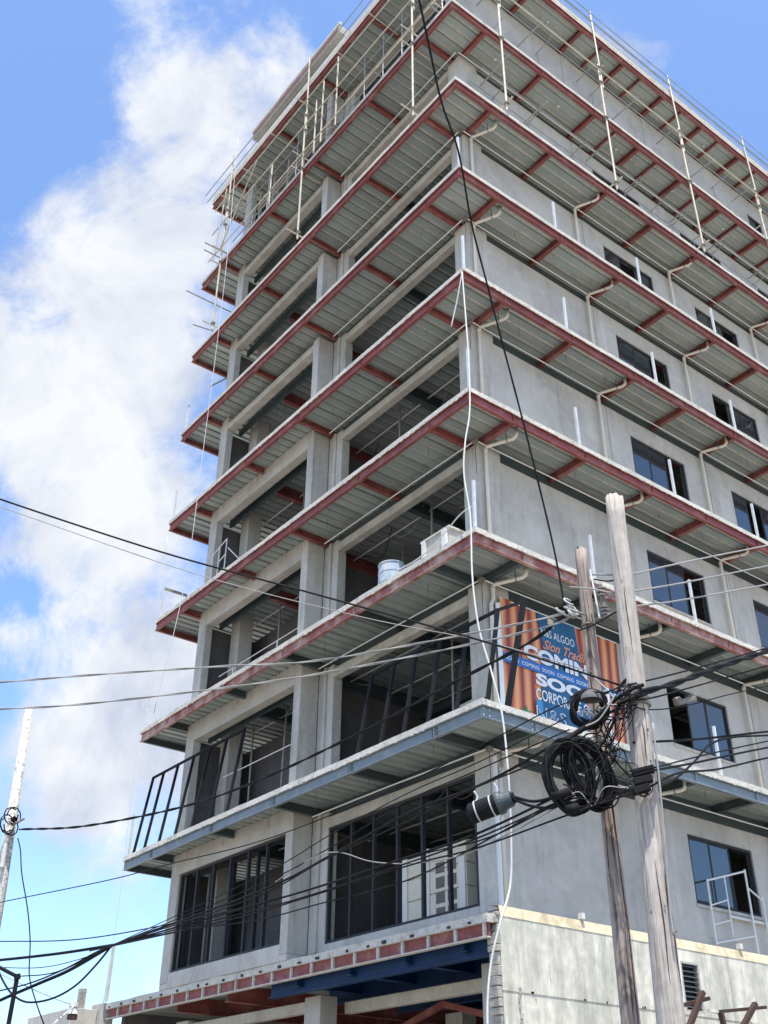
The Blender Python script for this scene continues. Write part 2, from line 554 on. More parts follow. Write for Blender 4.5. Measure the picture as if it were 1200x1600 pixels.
def deck_profile():
    mb = MB()
    p = PW / 3
    prof = []
    for r in range(3):
        y = r * p
        prof += [(y + 0.004, 0.0), (y + p * 0.62, 0.0), (y + p * 0.69, 0.052), (y + p * 0.92, 0.052)]
    prof.append((PW - 0.014, 0.0))
    n = len(prof)
    for x in (0, XE - 0.12):
        for (y, z) in prof:
            mb.v.append((x, y, z))
        for (y, z) in prof:
            mb.v.append((x, y, z + 0.003))
    for i in range(n - 1):
        mb.f.append((i, i + 1, 2 * n + i + 1, 2 * n + i))
        mb.f.append((n + i + 1, n + i, 3 * n + i, 3 * n + i + 1))
    mb.f.append((0, n, n + n - 1, n - 1)) if False else None
    me = bpy.data.meshes.new('deck_panel')
    me.from_pydata(mb.v, [], mb.f)
    me.materials.append(M['deck'])
    return me


deck_me = deck_profile()
deck_blue_me = deck_me.copy()
deck_blue_me.materials.clear()
deck_blue_me.materials.append(M['deck_blue'])
for lv, z in ZL.items():
    for i in range(16):
        o = bpy.data.objects.new('deck_panel', deck_me)
        col.objects.link(o)
        o.parent = bld
        o.location = Vector((0.06, 0.06 + i * PW, z - 0.170)) - bld.location

for lv, z in ZL.items():
    rim = 0.27 if lv == 9 else 0.0
    s = rough_edge_box(-0.015, XE, -0.015, YE, z - 0.12, z).build('floor_slab', 'slab', bld)
    if lv < 9:
        MB().box(1.25, XE - 0.3, 1.3, 12.95, z + 0.004, z + 0.016).build('bounce_damper', 'damper_dark', bld)  # dark sheet added over the pale slab to cut light bouncing inside
    if rim:
        u = MB()
        u.box(-0.02, XE, -0.02, 0.10, z + 0.003, z + rim)
        u.box(-0.02, 0.10, 0.103, YE, z + 0.003, z + rim)
        u.build('parapet', 'slab', bld, bevel=0.01)
    fm = {2: 'grey_steel', 3: 'red_sunlit_dusty'}.get(lv, 'red')
    bm_ = {2: 'dark_steel', 3: 'dark_steel'}.get(lv, 'red')
    # fascia beams, open channel facing out
    t = z - 0.121
    d = 0.235
    def channel(a, b, nrm):
        mb = MB()
        a, b, nrm = Vector(a), Vector(b), Vector(nrm)
        dz = Vector((0, 0, 1))
        e = nrm * 0.045
        mb.bar(a - e - dz * 0.008, b - e - dz * 0.008, 0.09, 0.014)
        mb.bar(a - e - dz * (d - 0.009), b - e - dz * (d - 0.009), 0.09, 0.018)
        mb.bar(a - nrm * 0.05 - dz * d / 2, b - nrm * 0.05 - dz * d / 2, 0.010, d - 0.034)
        return mb
    fr = channel((0.0, 0.0, t), (XE, 0.0, t), (0, -1, 0)).build('fascia_beam', fm, bld)
    fl = channel((0.0, 0.092, t), (0.0, YE, t), (-1, 0, 0)).build('fascia_beam', fm, bld)
    fe = channel((0.092, YE, t), (XE, YE, t), (0, 1, 0)).build('fascia_beam', bm_, bld)
    # stiffener plates on the fascia where the cantilevers meet it
    proto = None
    for x in RX:
        if proto is None:
            proto = MB().box(x - 0.006, x + 0.006, 0.006, 0.044, t - d + 0.02, t - 0.018).build('stiffener_plate', fm, fr)
            px0 = x
        else:
            share(proto, 'stiffener_plate', fr, (x - px0, 0, 0))
    proto = None
    for y in LY:
        if proto is None:
            proto = MB().box(0.006, 0.044, y - 0.006, y + 0.006, t - d + 0.02, t - 0.018).build('stiffener_plate', fm, fl)
            py0 = y
        else:
            share(proto, 'stiffener_plate', fl, (0, y - py0, 0))
    if lv == 2:
        for x in (1.35, 0.0 + 0.12):
            b = MB()
            for dx in (-0.07, 0.07):
                for zz in (-0.06, -0.17):
                    b.box(x + dx - 0.012, x + dx + 0.012, 0.025, 0.044, t + zz - 0.012, t + zz + 0.012)
            b.build('bolt_group', 'zinc', fr)
        for y in LY:
            b = MB()
            for dy in (-0.07, 0.07):
                for zz in (-0.06, -0.12, -0.18):
                    b.box(0.025, 0.044, y + dy - 0.012, y + dy + 0.012, t + zz - 0.012, t + zz + 0.012)
            b.build('bolt_group', 'dark_steel', fl)
    # cantilever brackets
    cz = z - 0.172
    proto = None
    for x in RX + ([] if lv < 8 else [7.1, 9.1, 11.35, 13.5, 15.8]):
        if proto is None:
            mb = MB()
            ibeam(mb, (x, 0.10, cz), (x, 1.30, cz), 0.185, 0.11)
            proto = mb.build('cantilever_beam', bm_, bld)
            p0 = x
        elif x in RX:
            share(proto, 'cantilever_beam', bld, (x - p0, 0, 0))
        else:
            mb = MB()
            ibeam(mb, (x, 0.10, cz), (x, 1.30, cz), 0.12, 0.06)
            mb.build('joist', bm_, bld)
    for y in LY:
        mb = MB()
        ibeam(mb, (0.10, y, cz), (1.38 if y < 7.3 else 0.98, y, cz), 0.185, 0.11)
        mb.build('cantilever_beam', bm_, bld)
    # ring beams behind the wall heads
    rb = 'dark_steel' if lv < 9 else 'red'
    MB().box(1.5, XE - 0.1, 1.24, 1.36, z - 0.62, z - 0.173).build('ring_beam', 'dark_steel', bld)
    MB().box(1.36, 1.46, 1.5, 7.0, z - 0.56, z - 0.173).build('ring_beam', 'dark_steel', bld)
    # inner floor beams seen through the openings
    for y in (4.12, 7.4, 10.4):
        mb = MB()
        ibeam(mb, (1.5, y, cz), (XE - 0.4, y, cz), 0.34, 0.16)
        mb.build('floor_beam', 'dark_steel' if (lv < 4 or y < 7) else 'red', bld)
    for x in (4.6, 9.5):
        mb = MB()
        ibeam(mb, (x, 1.5, z - 0.53), (x, 13.0, z - 0.53), 0.26, 0.15)
        mb.build('floor_beam', 'dark_steel' if lv < 4 else 'red', bld)


def slabcol(x0, x1, y0, y1, z0, z1, name='column', m='column', parent=bld, bevel=0.012):
    return MB().box(x0, x1, y0, y1, z0, z1).build(name, m, parent, bevel=bevel)


WINX = [(6.92, 9.2), (11.3, 13.55), (15.7, 17.95), (20.1, 22.3)]


def right_wall(fl, z0, z1, sill, head, wins):
    mb = MB()
    y0, y1 = WY, WY + 0.16
    xs = [1.9] + [v for w in wins for v in w] + [XE - 0.2]
    for i in range(0, len(xs), 2):
        mb.box(xs[i], xs[i + 1], y0, y1, sill, head)
    mb.box(1.9, XE - 0.2, y0, y1, z0, sill)
    mb.box(1.9, XE - 0.2, y0, y1, head, z1)
    return mb.build('wall', 'plaster', bld)


def window(x0, x1, z0, z1, style):
    fw = 0.055
    y = WY + 0.035
    f = MB()
    g = 0.003
    f.box(x0 + g, x1 - g, y, y + 0.08, z0 + g, z0 + fw)
    f.box(x0 + g, x1 - g, y, y + 0.08, z1 - fw, z1 - g)
    f.box(x0 + g, x0 + fw, y, y + 0.08, z0 + fw, z1 - fw)
    f.box(x1 - fw, x1 - g, y, y + 0.08, z0 + fw, z1 - fw)
    w = f.build('window', 'frame', bld)
    n = 3
    px = (x1 - x0 - 2 * fw) / n
    for i in range(n):
        a = x0 + fw + i * px
        yy = y + (0.012 if i == 0 else 0.034)
        if i in style:
            s = MB()
            sw = 0.042
            s.box(a, a + sw, yy, yy + 0.02, z0 + fw, z1 - fw)
            s.box(a + px - sw, a + px, yy, yy + 0.02, z0 + fw, z1 - fw)
            s.box(a + sw, a + px - sw, yy, yy + 0.02, z0 + fw, z0 + fw + sw)
            s.box(a + sw, a + px - sw, yy, yy + 0.02, z1 - fw - sw, z1 - fw)
            s.build('sash', 'frame', w)
            MB().box(a + sw, a + px - sw, yy + 0.006, yy + 0.013, z0 + fw + sw, z1 - fw - sw).build('pane', 'glass', w)
        else:
            MB().box(a + px - 0.03, a + px, yy, yy + 0.02, z0 + fw, z1 - fw).build('mullion', 'frame', w)
    MB().box(x0 - 0.02, x1 + 0.05, WY - 0.03, WY - 0.001, z0 - 0.07, z0 - 0.004).build('sill', 'lintel', w)


STY = {1: [(0, 1), (0, 1)], 2: [(1, 2), (0, 1)], 3: [(0, 1), (0, 1)], 4: [(0, 1), (0, 2)], 5: [(0, 1), (1, 2)], 6: [(0, 2), (0, 1)], 7: [(0,), (0, 1)]}
for f, z0 in FL.items():
    zt = {1: 9.05, 2: 12.71, 3: 16.29, 4: 19.91, 5: 23.54, 6: 27.09, 7: 30.70, 8: 35.15}[f]
    hw = zt - 0.60
    head = z0 + {7: 2.40, 8: 3.1}.get(f, 2.48)
    sill = z0 + (1.02 if f != 8 else 2.2)
    wins = WINX if f != 8 else [(16.3, 17.2), (20.1, 21.0)]
    zb = z0 + 0.003
    if f == 1:
        zb = 5.70
    if f == 8:
        hw = zt - 0.45
    right_wall(f, zb, hw, sill, head, wins)
    for i, (a, b) in enumerate(wins):
        window(a, b, sill, head, STY.get(f, [(0, 1)])[i % 2] if f in STY else (0, 1))
    # corner column, right side pilaster a little proud of the wall
    slabcol(WX, 1.9, WY - 0.03, WY + 0.5, zb, zt - 0.36)
    slabcol(6.02, 6.42, WY - 0.018, WY - 0.001, zb, hw - 0.002, 'pilaster', 'column')
    slabcol(10.2, 10.6, WY - 0.018, WY - 0.001, zb, hw - 0.002, 'pilaster', 'column')
    # near bay of the left front
    slabcol(WX + 0.03, WX + 0.3, 6.60, 6.86, zb, zt - 0.36, 'door_jamb', 'column')
    slabcol(WX - 0.02, WX + 0.26, 6.865, 6.97, zb, zt - 0.36, 'door_jamb', 'column')
    slabcol(WX + 0.04, WX + 0.26, 6.975, 7.245, zb, zt - 0.36)
    lh = zt - 0.72
    if f == 1:
        slabcol(WX + 0.01, WX + 0.3, 6.6, 7.24, 5.56, 5.698, 'sill_wall', 'plaster')
        slabcol(BX + 0.005, 1.23, 7.255, 7.545, 5.56, 5.698, 'sill_wall', 'plaster')
        slabcol(BX + 0.005, BX + 0.235, 12.655, 13.095, 5.56, 5.698, 'sill_wall', 'plaster')
    if f < 8:
        MB().box(1.28, 1.36, 7.6, 12.9, zt - 0.60, zt - 0.36).build('ring_beam', 'dark_steel', bld)  # dark beam added to hide the brightly lit ceiling deck behind
    slabcol(WX, WX + 0.22, 1.605, 6.598, lh, lh + 0.23, 'lintel', 'lintel')
    if f == 1:
        slabcol(WX - 0.005, WX + 0.2, 1.605, 6.598, 5.56, 5.84, 'sill_wall', 'plaster')
    # far bay, half a metre further out
    top = zt - 0.125 if f < 5 else lh + 0.24
    if f < 8:
        slabcol(BX, BX + 0.28, 7.55, 12.65, lh, top - 0.045 if f < 5 else top, 'lintel', 'lintel' if f > 4 else 'plaster')
    slabcol(BX, BX + 0.24, 12.652, 13.1, zb, zt - 0.18, 'column', 'column')
    slabcol(BX, 1.24, 7.25, 7.548, zb, zt - (0.36 if f >= 5 else 0.18), 'column', 'column')
    if f == 1:
        slabcol(BX, BX + 0.2, 7.55, 12.65, 5.56, 5.92, 'sill_wall', 'plaster')
    # inner walls
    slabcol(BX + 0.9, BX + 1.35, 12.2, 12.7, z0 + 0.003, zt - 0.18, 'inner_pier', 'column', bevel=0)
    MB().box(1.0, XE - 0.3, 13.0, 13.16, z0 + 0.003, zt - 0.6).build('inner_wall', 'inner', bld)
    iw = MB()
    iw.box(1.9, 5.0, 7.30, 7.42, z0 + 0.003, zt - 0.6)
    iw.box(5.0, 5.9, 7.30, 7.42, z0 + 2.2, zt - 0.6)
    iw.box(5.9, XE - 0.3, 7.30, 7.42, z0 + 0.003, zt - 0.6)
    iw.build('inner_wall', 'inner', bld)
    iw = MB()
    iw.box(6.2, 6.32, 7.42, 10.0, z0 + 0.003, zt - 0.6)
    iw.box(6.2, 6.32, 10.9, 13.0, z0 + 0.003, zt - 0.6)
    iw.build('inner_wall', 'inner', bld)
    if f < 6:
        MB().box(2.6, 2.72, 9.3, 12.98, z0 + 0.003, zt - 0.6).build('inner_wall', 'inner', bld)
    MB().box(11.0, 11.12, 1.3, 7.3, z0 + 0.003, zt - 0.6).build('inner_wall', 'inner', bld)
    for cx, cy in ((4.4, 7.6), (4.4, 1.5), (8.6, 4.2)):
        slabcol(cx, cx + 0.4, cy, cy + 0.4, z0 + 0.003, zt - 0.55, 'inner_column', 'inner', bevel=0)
MB().box(XE - 0.2, XE - 0.05, 1.1, 13.2, 0, 35.0).build('end_wall', 'plaster', bld)

# glazing frames without glass in the two lowest openings
def grid_frame(x, y0, y1, z0, z1, n, name='glazing_frame', half=False):
    f = MB()
    w = 0.06
    f.box(x, x + 0.09, y0, y1, z0, z0 + w)
    f.box(x, x + 0.09, y0, y1, z1 - w, z1)
    g = f.build(name, 'frame', bld)
    for i in range(n + 1):
        y = y0 + (y1 - y0 - w) * i / n
        MB().box(x + 0.002, x + 0.088, y, y + w, z0 + w, z1 - w).build('mullion', 'frame', g)
    return g


grid_frame(WX + 0.06, 1.66, 6.59, 5.845, 8.325, 6)
grid_frame(BX + 0.06, 7.56, 12.64, 5.925, 8.325, 6)
gl = grid_frame(BX + 0.30, 9.2, 12.64, 5.925, 8.3, 3, 'sliding_frame')
# F8 small timber frames behind the far guard rail
for y in (9.4, 10.4, 11.4, 12.4):
    slabcol(0.95, 1.05, y, y + 0.10, 30.703, 34.4, 'timber_stud', 'timber', bevel=0)
slabcol(0.93, 1.07, 7.6, 12.6, 32.0, 32.12, 'timber_rail', 'timber', bevel=0)
slabcol(0.93, 1.07, 7.6, 12.6, 33.5, 33.62, 'timber_rail', 'timber', bevel=0)
for i in range(7):
    slabcol(0.55, 1.15, 7.0, 7.24, 31.6 + i * 0.22, 31.75 + i * 0.22, 'timber_slat', 'timber', bevel=0)

# railing posts on the slab edges
for lv in (2, 3, 4, 5, 6):
    z = ZL[lv]
    pos = [(0.09, 14.6), (3.58, 0.09), (7.05, 0.09), (10.5, 0.09), (13.9, 0.09), (17.3, 0.09), (20.6, 0.09)]
    if lv > 2:
        pos.append((0.10, 0.10))
    for (x, y) in pos:
        p = MB()
        hh = 1.18 + random.uniform(-0.03, 0.03)
        tx, ty = x + random.uniform(-0.012, 0.012), y + random.uniform(-0.012, 0.012)
        p.bar((x, y, z), (tx, ty, z + hh), 0.055, 0.055, (1, 0, 0))
        p.box(x - 0.07, x + 0.07, y - 0.055, y + 0.055, z, z + 0.012)
        p.build('railing_post', 'zinc', bld)
    if lv == 4:
        MB().bar((0.09, 14.6, z + 1.12), (0.9, 14.6, z + 1.12), 0.05, 0.08).build('rail_stub', 'tube_grey', bld)
MB().bar((0.68, 16.1, 5.60), (0.68, 16.1, 7.0), 0.08, 0.08, (1, 0, 0)).build('railing_post', 'zinc', bld)

# drain pipes with elbows, and the pale conduit hung below each soffit
for lv in (2, 3, 4, 5, 6, 7):
    z = ZL[lv]
    zf = FL[lv - 1]
    for i, x in enumerate((1.40, 5.66, 9.95, 14.3, 18.6)):
        jx = random.uniform(-0.05, 0.05)
        ox = x + 0.33 + jx
        zz = z - 0.42 + random.uniform(-0.03, 0.03)
        path = [(ox, 0.30, z - 0.17), (ox, 0.30, zz + 0.10), (ox - 0.01, 0.33, zz + 0.03), (ox - 0.03, 0.40, zz), (x + jx + 0.02, 0.93, zz - 0.03), (x + jx, 0.985, zz - 0.07), (x + jx, 0.99, zz - 0.15)]
        if lv in (2, 3) and i == 0:
            path += [(x + jx, 0.99, zz - 0.35), (x - 0.10, 1.0, zz - 0.50), (x - 0.10, 1.0, zf + 0.05)]
        else:
            path += [(x + jx, 0.99, zf + 0.05)]
        MBp = MB().tube(path, 0.042, 12)
        dp = MBp.build('downpipe', 'pvc', bld, smooth=True)
        MB().tube([(x + jx, 0.99, zz - 0.16), (x + jx, 0.99, zz - 0.08)], 0.052, 12).build('pipe_socket', 'pvc', dp, smooth=True)
        mid = Vector(path[3]).lerp(Vector(path[4]), 0.25)
        c = MB().tube([mid, mid + Vector((0.02, -0.03, 0)).normalized() * 0.02], 0.050, 10)
        c.bar(mid + Vector((0, 0, 0.02)), mid + Vector((0, 0, z - 0.17 - mid.z)), 0.014, 0.014, (1, 0, 0))
        c.build('pipe_hanger', 'dark_steel', dp)
    zz = z - 0.45
    segs = [(1.06, 0.95, zz), (6.3, 0.96, zz + 0.01), (12.0, 0.94, zz - 0.01), (18.0, 0.96, zz)]
    MB().tube(segs, 0.017, 6).build('conduit', 'conduit', bld)
    segs = [(1.02, 1.0, zz), (1.01, 4.2, zz + 0.02), (0.99, 6.9, zz)]
    MB().tube(segs, 0.017, 6).build('conduit', 'conduit', bld)
    MB().box(0.98, 1.08, 0.91, 1.03, zz - 0.06, zz + 0.03).build('junction_box', 'clamp', bld)
    MB().tube([(1.03, 0.97, zz - 0.05), (1.04, 0.98, zz - 0.9)], 0.006, 5).build('loose_wire', 'black', bld)
MB().tube([(1.06, 0.95, ZL[8] - 0.5), (18, 0.95, ZL[8] - 0.5)], 0.017, 6).build('conduit', 'conduit', bld)
MB().tube([(1.0, 1.0, ZL[8] - 0.5), (1.0, 6.9, ZL[8] - 0.5)], 0.017, 6).build('conduit', 'conduit', bld)
# work lamps hanging under the two top soffits
for lv in (8, 9):
    for x in (2.2, 4.9, 7.6, 10.4, 13.2, 16.0):
        zz = ZL[lv] - 0.30
        b = bmesh.new()
        bmesh.ops.create_icosphere(b, subdivisions=2, radius=0.045)
        me = bpy.data.meshes.new('bulb')
        b.to_mesh(me)
        me.materials.append(M['white'])
        o = bpy.data.objects.new('bulb', me)
        col.objects.link(o)
        o.parent = bld
        o.location = Vector((x, 0.55, zz)) - bld.location
        MB().tube([(x, 0.55, zz + 0.04), (x, 0.55, zz + 0.13)], 0.006, 5).build('lamp_wire', 'black', bld)

# roof room slab behind the left edge
pr = MB()
pr.box(-0.0, 3.2, 5.9, 11.8, 36.15, 36.55)
rs = pr.build('roof_room_slab', 'lintel', bld, bevel=0.01)
MB().box(-0.03, 0.06, 5.87, 11.83, 36.56, 36.70).build('roof_room_trim', 'slab', rs)
MB().box(0.5, 3.0, 6.3, 11.4, 35.17, 36.14).build('roof_room_wall', 'plaster', bld)
MB().box(-0.025, -0.003, 6.0, 11.7, 36.30, 36.42).build('roof_room_beam', 'red', rs)

# ---- podium
pz = 5.55
lp = rough_edge_box(0.72, XE, 0.90, 16.2, pz - 0.14, pz, 0.25, 0.02)
lp.build('podium_slab', 'slab', bld)
fb = MB()
fb.box(0.80, 0.84, 0.95, 16.1, pz - 0.36, pz - 0.143)
fas = fb.build('podium_fascia', 'fascia_red', bld)
y = 1.0
n = 0
ys = []
while y < 16.1:
    ys.append(y)
    y += 0.76
for i, y in enumerate(ys):
    MB().box(0.745, 0.798, y, y + 0.055, pz - 0.36, pz - 0.143).build('fascia_stud', 'slab', bld)
MB().box(0.735, 0.85, 0.95, 16.1, pz - 0.385, pz - 0.362).build('fascia_lip', 'slab', bld)
# broken pockets along the slab edge
pk = MB()
for i, y in enumerate(ys):
    yy = y + random.uniform(0.1, 0.5)
    w = random.uniform(0.05, 0.11)
    pk.box(0.690, 0.725, yy, yy + w, pz - 0.12, pz - 0.12 + random.uniform(0.03, 0.06))
pk.build('rebar_pockets', 'frame', bld, kind='stuff')
for i in range(17):
    o = bpy.data.objects.new('deck_panel', deck_blue_me if i < 8 else deck_me)
    col.objects.link(o)
    o.parent = bld
    o.location = Vector((0.86, 0.98 + i * PW * 0.98, pz - 0.19)) - bld.location
    o.scale = (0.95, 0.98, 1)
for x in (1.05, 2.6, 4.6):
    mb = MB()
    ibeam(mb, (x, 1.2, pz - 0.2), (x, 8.3, pz - 0.2), 0.42, 0.2)
    mb.build('podium_beam', 'blue_steel', bld)
for yy in (1.75, 3.4, 5.2, 7.1):
    mb = MB()
    ibeam(mb, (0.9, yy, pz - 0.21), (9.0, yy, pz - 0.21), 0.30, 0.16)
    mb.build('podium_beam', 'blue_steel', bld)
for yy in (9.9, 12.3):
    mb = MB()
    ibeam(mb, (0.85, yy, pz - 0.2), (9.0, yy, pz - 0.2), 0.34, 0.18)
    mb.build('podium_beam', 'red', bld)
for (x, y) in ((1.5, 1.35), (1.5, 7.05), (1.5, 12.9), (5.5, 7.05), (5.5, 12.9), (5.5, 2.6)):
    slabcol(x, x + 0.45, y, y + 0.6, 0.0, pz - 0.62, 'podium_column', 'column')
slabcol(2.1, 2.3, 1.95, 7.0, pz - 0.95, pz - 0.72, 'podium_lintel', 'lintel')
slabcol(1.6, 1.8, 7.66, 12.9, pz - 0.90, pz - 0.68, 'podium_lintel', 'lintel')
for a, b in (((3.2, 3.0, 4.2), (3.2, 5.0, 4.7)), ((3.2, 7.0, 4.2), (3.2, 5.0, 4.7)), ((3.2, 8.3, 4.1), (3.2, 10.0, 4.75)), ((3.2, 11.6, 4.1), (3.2, 10.0, 4.75))):
    MB().bar(a, b, 0.1, 0.12).build('podium_brace', 'red', bld)
MB().box(8.9, 9.05, 1.2, 15.9, 0, pz - 0.2).build('inner_wall', 'inner', bld)
MB().box(1.2, 8.9, 15.9, 16.1, 0, pz - 0.2).build('inner_wall', 'inner', bld)
# side wall of the podium
PY = 0.86
pw = MB()
va, vb, vz0, vz1 = 5.80, 6.36, 4.40, 5.30
pw.box(0.98, va, PY, PY + 0.2, 4.335, pz - 0.02)
pw.box(vb, XE, PY, PY + 0.2, 4.335, pz - 0.02)
pw.box(va, vb, PY, PY + 0.2, vz1, pz - 0.02)
pw.box(va, vb, PY, PY + 0.2, 4.335, vz0)
pw.build('podium_wall', 'cream', bld)
MB().box(1.0, XE, PY + 0.012, PY + 0.2, 0.0, 4.333).build('podium_wall', 'cream', bld, label='lower lift of the podium wall below the pour joint')
bd = MB()
nseg = 60
for i in range(nseg):
    x0, x1 = 0.99 + (XE - 1) * i / nseg, 0.99 + (XE - 1) * (i + 1) / nseg
    bd.poly([(x0, PY - 0.01, 5.532), (x1, PY - 0.01, 5.532), (x1, PY + 0.02, 5.715 + 0.0), (x0, PY + 0.02, 5.715), (x0, WY + 0.02, 5.74), (x1, WY + 0.02, 5.74), (x0, WY, 5.532), (x1, WY, 5.532)],
            [(0, 1, 2, 3), (3, 2, 5, 4), (0, 6, 7, 1)])
bd.build('podium_wall_cap', 'creamband', bld)
# ragged blockwork at its end
rb = MB()
z = 0.0
while z < 5.6:
    h = random.uniform(0.10, 0.22)
    rb.box(0.90 + random.uniform(-0.03, 0.03), 0.978, PY - 0.02 + random.uniform(0, 0.03), PY + 0.24, z, min(z + h - 0.012, 5.6))
    z += h
rb.build('broken_block_edge', 'rubble', bld, kind='stuff', bevel=0.01)
for x in (1.6, 2.9, 4.3, 7.6):
    for j in range(2):
        xx = x + random.uniform(0, 0.8)
        MB().box(xx, xx + random.uniform(0.03, 0.06), PY - 0.004, PY + 0.001, 4.335, 4.335 + random.uniform(0.02, 0.045)).build('form_tie_hole', 'frame', bld)
# louvred vent
v = MB()
v.box(va + 0.003, va + 0.035, PY + 0.0, PY + 0.12, vz0 + 0.003, vz1 - 0.003)
v.box(vb - 0.035, vb - 0.003, PY + 0.0, PY + 0.12, vz0 + 0.003, vz1 - 0.003)
v.box(va + 0.035, vb - 0.035, PY + 0.0, PY + 0.12, vz1 - 0.035, vz1 - 0.003)
v.box(va + 0.035, vb - 0.035, PY + 0.0, PY + 0.12, vz0 + 0.003, vz0 + 0.03)
vent = v.build('vent', 'lintel', bld)
for i in range(9):
    zz = vz0 + 0.07 + i * 0.092
    l = MB()
    l.poly([(va + 0.037, PY + 0.02, zz), (vb - 0.037, PY + 0.02, zz), (vb - 0.037, PY + 0.10, zz + 0.05), (va + 0.037, PY + 0.10, zz + 0.05),
            (va + 0.037, PY + 0.02, zz + 0.012), (vb - 0.037, PY + 0.02, zz + 0.012), (vb - 0.037, PY + 0.10, zz + 0.062), (va + 0.037, PY + 0.10, zz + 0.062)],
           [(0, 3, 2, 1), (4, 5, 6, 7), (0, 1, 5, 4), (2, 3, 7, 6)])
    l.build('louvre', 'dark_steel', vent)
MB().box(va, vb, PY + 0.15, PY + 0.19, vz0, vz1).build('vent_backing', 'frame', vent)
for x in (3.08, 7.83):
    MB().box(x - 0.04, x + 0.04, PY - 0.05, PY + 0.06, 5.735, 5.84).build('pipe_stub', 'white', bld)
# white sill flashing at the low window
MB().box(7.9, 9.6, WY - 0.09, WY - 0.002, 6.40, 6.45).build('window_ledge', 'white', bld)
# corner guard post at first floor
MB().box(1.19, 1.25, 1.0, 1.068, 5.76, 8.5).build('corner_pipe', 'conduit', bld)
MB().box(1.30, 1.36, 1.0, 1.066, 5.76, 8.3).build('corner_pipe', 'zinc', bld)

rc = random.Random(12)
for f, z0 in FL.items():
    zt = {1: 9.05, 2: 12.71, 3: 16.29, 4: 19.91, 5: 23.54, 6: 27.09, 7: 30.70, 8: 35.15}[f]
    for i in range(4):
        y = rc.uniform(2.2, 6.2) if i < 2 else rc.uniform(8.2, 12.0)
        x = rc.uniform(2.0, 3.0)
        if f > 1:
            MB().tube([(x, y, z0), (x + rc.uniform(-.05, .05), y, zt - 0.2)], 0.03, 7).build('prop', 'tube_grey', bld)
    for i in range(3):
        y = rc.uniform(1.8, 12.0)
        x = rc.uniform(1.7, 2.6)
        zz = zt - 0.19
        pts = spline([(x, y, zz), (x + 0.1, y + 0.5, zz - rc.uniform(0.2, 0.7)), (x + 0.2, y + 1.2, zz - rc.uniform(0.1, 0.4)), (x + 0.3, y + 1.7, zz)], 5)
        MB().tube(pts, 0.010, 5).build('ceiling_cable', 'greycable' if i else 'black', bld)
    for i in range(3):
        x = 2.3 + i * 1.3
        MB().tube([(x, 1.5, zt - 0.28), (x + 0.02, 12.9, zt - 0.28)], 0.022, 6).build('ceiling_conduit', 'conduit', bld)
# dust crust and mortar splashes along the fascia and slab rims of the lower balconies
for lv in (2, 3, 4, 5):
    t = ZL[lv]
    d = MB()
    for i in range(60):
        y = rc.uniform(0.2, 14.4)
        w = rc.uniform(0.02, 0.10)
        h = rc.uniform(0.005, 0.025)
        d.box(-0.021, 0.0, y, y + w, t - 0.125 - h, t - 0.118)
        x = rc.uniform(0.2, 13)
        d.box(x, x + w, -0.021, 0.0, t - 0.125 - h * 0.7, t - 0.118)
    d.build('mortar_splashes', 'slab', bld, kind='stuff')
    for i in range(9):
        x = rc.uniform(0.4, 12)
        b_ = MB()
        b_.box(x, x + rc.uniform(0.05, 0.16), 0.03, 0.12, t + 0.001, t + rc.uniform(0.01, 0.035))
        b_.build('mortar_lump', 'slab', bld, bevel=0.01)
        y = rc.uniform(0.4, 14)
        b_ = MB()
        b_.box(0.03, 0.12, y, y + rc.uniform(0.05, 0.2), t + 0.001, t + rc.uniform(0.01, 0.035))
        b_.build('mortar_lump', 'slab', bld, bevel=0.01)
# drop rods hanging from the soffits
for lv in (2, 3, 4, 5, 6):
    t = ZL[lv] - 0.17
    for i in range(7):
        x = 2.4 + i * 1.55 + rc.uniform(-.1, .1)
        MB().box(x, x + 0.008, 0.6, 0.608, t - rc.uniform(0.2, 0.35), t).build('drop_rod', 'clamp', bld)
    for i in range(6):
        y = 2.2 + i * 2.0 + rc.uniform(-.1, .1)
        MB().box(0.6, 0.608, y, y + 0.008, t - rc.uniform(0.2, 0.35), t).build('drop_rod', 'clamp', bld)

# ragged patch and crack where the podium wall was cut back near its end
for i in range(14):
    zz = 4.30 - i * 0.13
    x = 1.35 + rc.uniform(-0.03, 0.03)
    MB().box(x, x + rc.uniform(0.03, 0.07), PY - 0.012, PY + 0.02, zz, zz + 0.11).build('chipped_render', 'rubble', bld, bevel=0.008)
for (x, z0, n) in ((2.12, 4.85, 5), (1.75, 4.42, 4), (7.1, 4.9, 5), (3.3, 5.1, 3)):
    pts = [(x + 0.015 * math.sin(k * 2.1) + k * 0.006, PY - 0.002, z0 - k * 0.07) for k in range(n)]
    MB().tube(pts, 0.005, 5).build('crack', 'rubble', bld)

MB().box(1.25, XE - 0.3, 1.3, 12.95, pz + 0.004, pz + 0.016).build('bounce_damper', 'damper_dark', bld)  # same added dark sheet, keeps the first floor interior dim

# ------------------------------------------------------------------ banner on the first balcony
ban = empty('banner', (3.3, 1.0, 9.06), 'printed curtain and blue coming soon banner hung on the grey wall behind the utility poles', 'banner')
BY = 1.0
g = MB()
nx, nz = 40, 10
for j in range(nz + 1):
    for i in range(nx + 1):
        x = 1.55 + 3.62 * i / nx
        z = 9.30 + 2.72 * j / nz + 0.02 * math.sin(i * 0.7) * (1 if j == nz else 0)
        g.v.append((x, BY + 0.010 * math.sin(i * 0.8 + j * 0.3) + 0.008 * math.sin(i * 0.37 - j * 0.9), z))
for j in range(nz):
    for i in range(nx):
        a = j * (nx + 1) + i
        g.f.append((a, a + 1, a + nx + 2, a + nx + 1))
g.build('banner_sheet', 'curtain', ban, smooth=True)


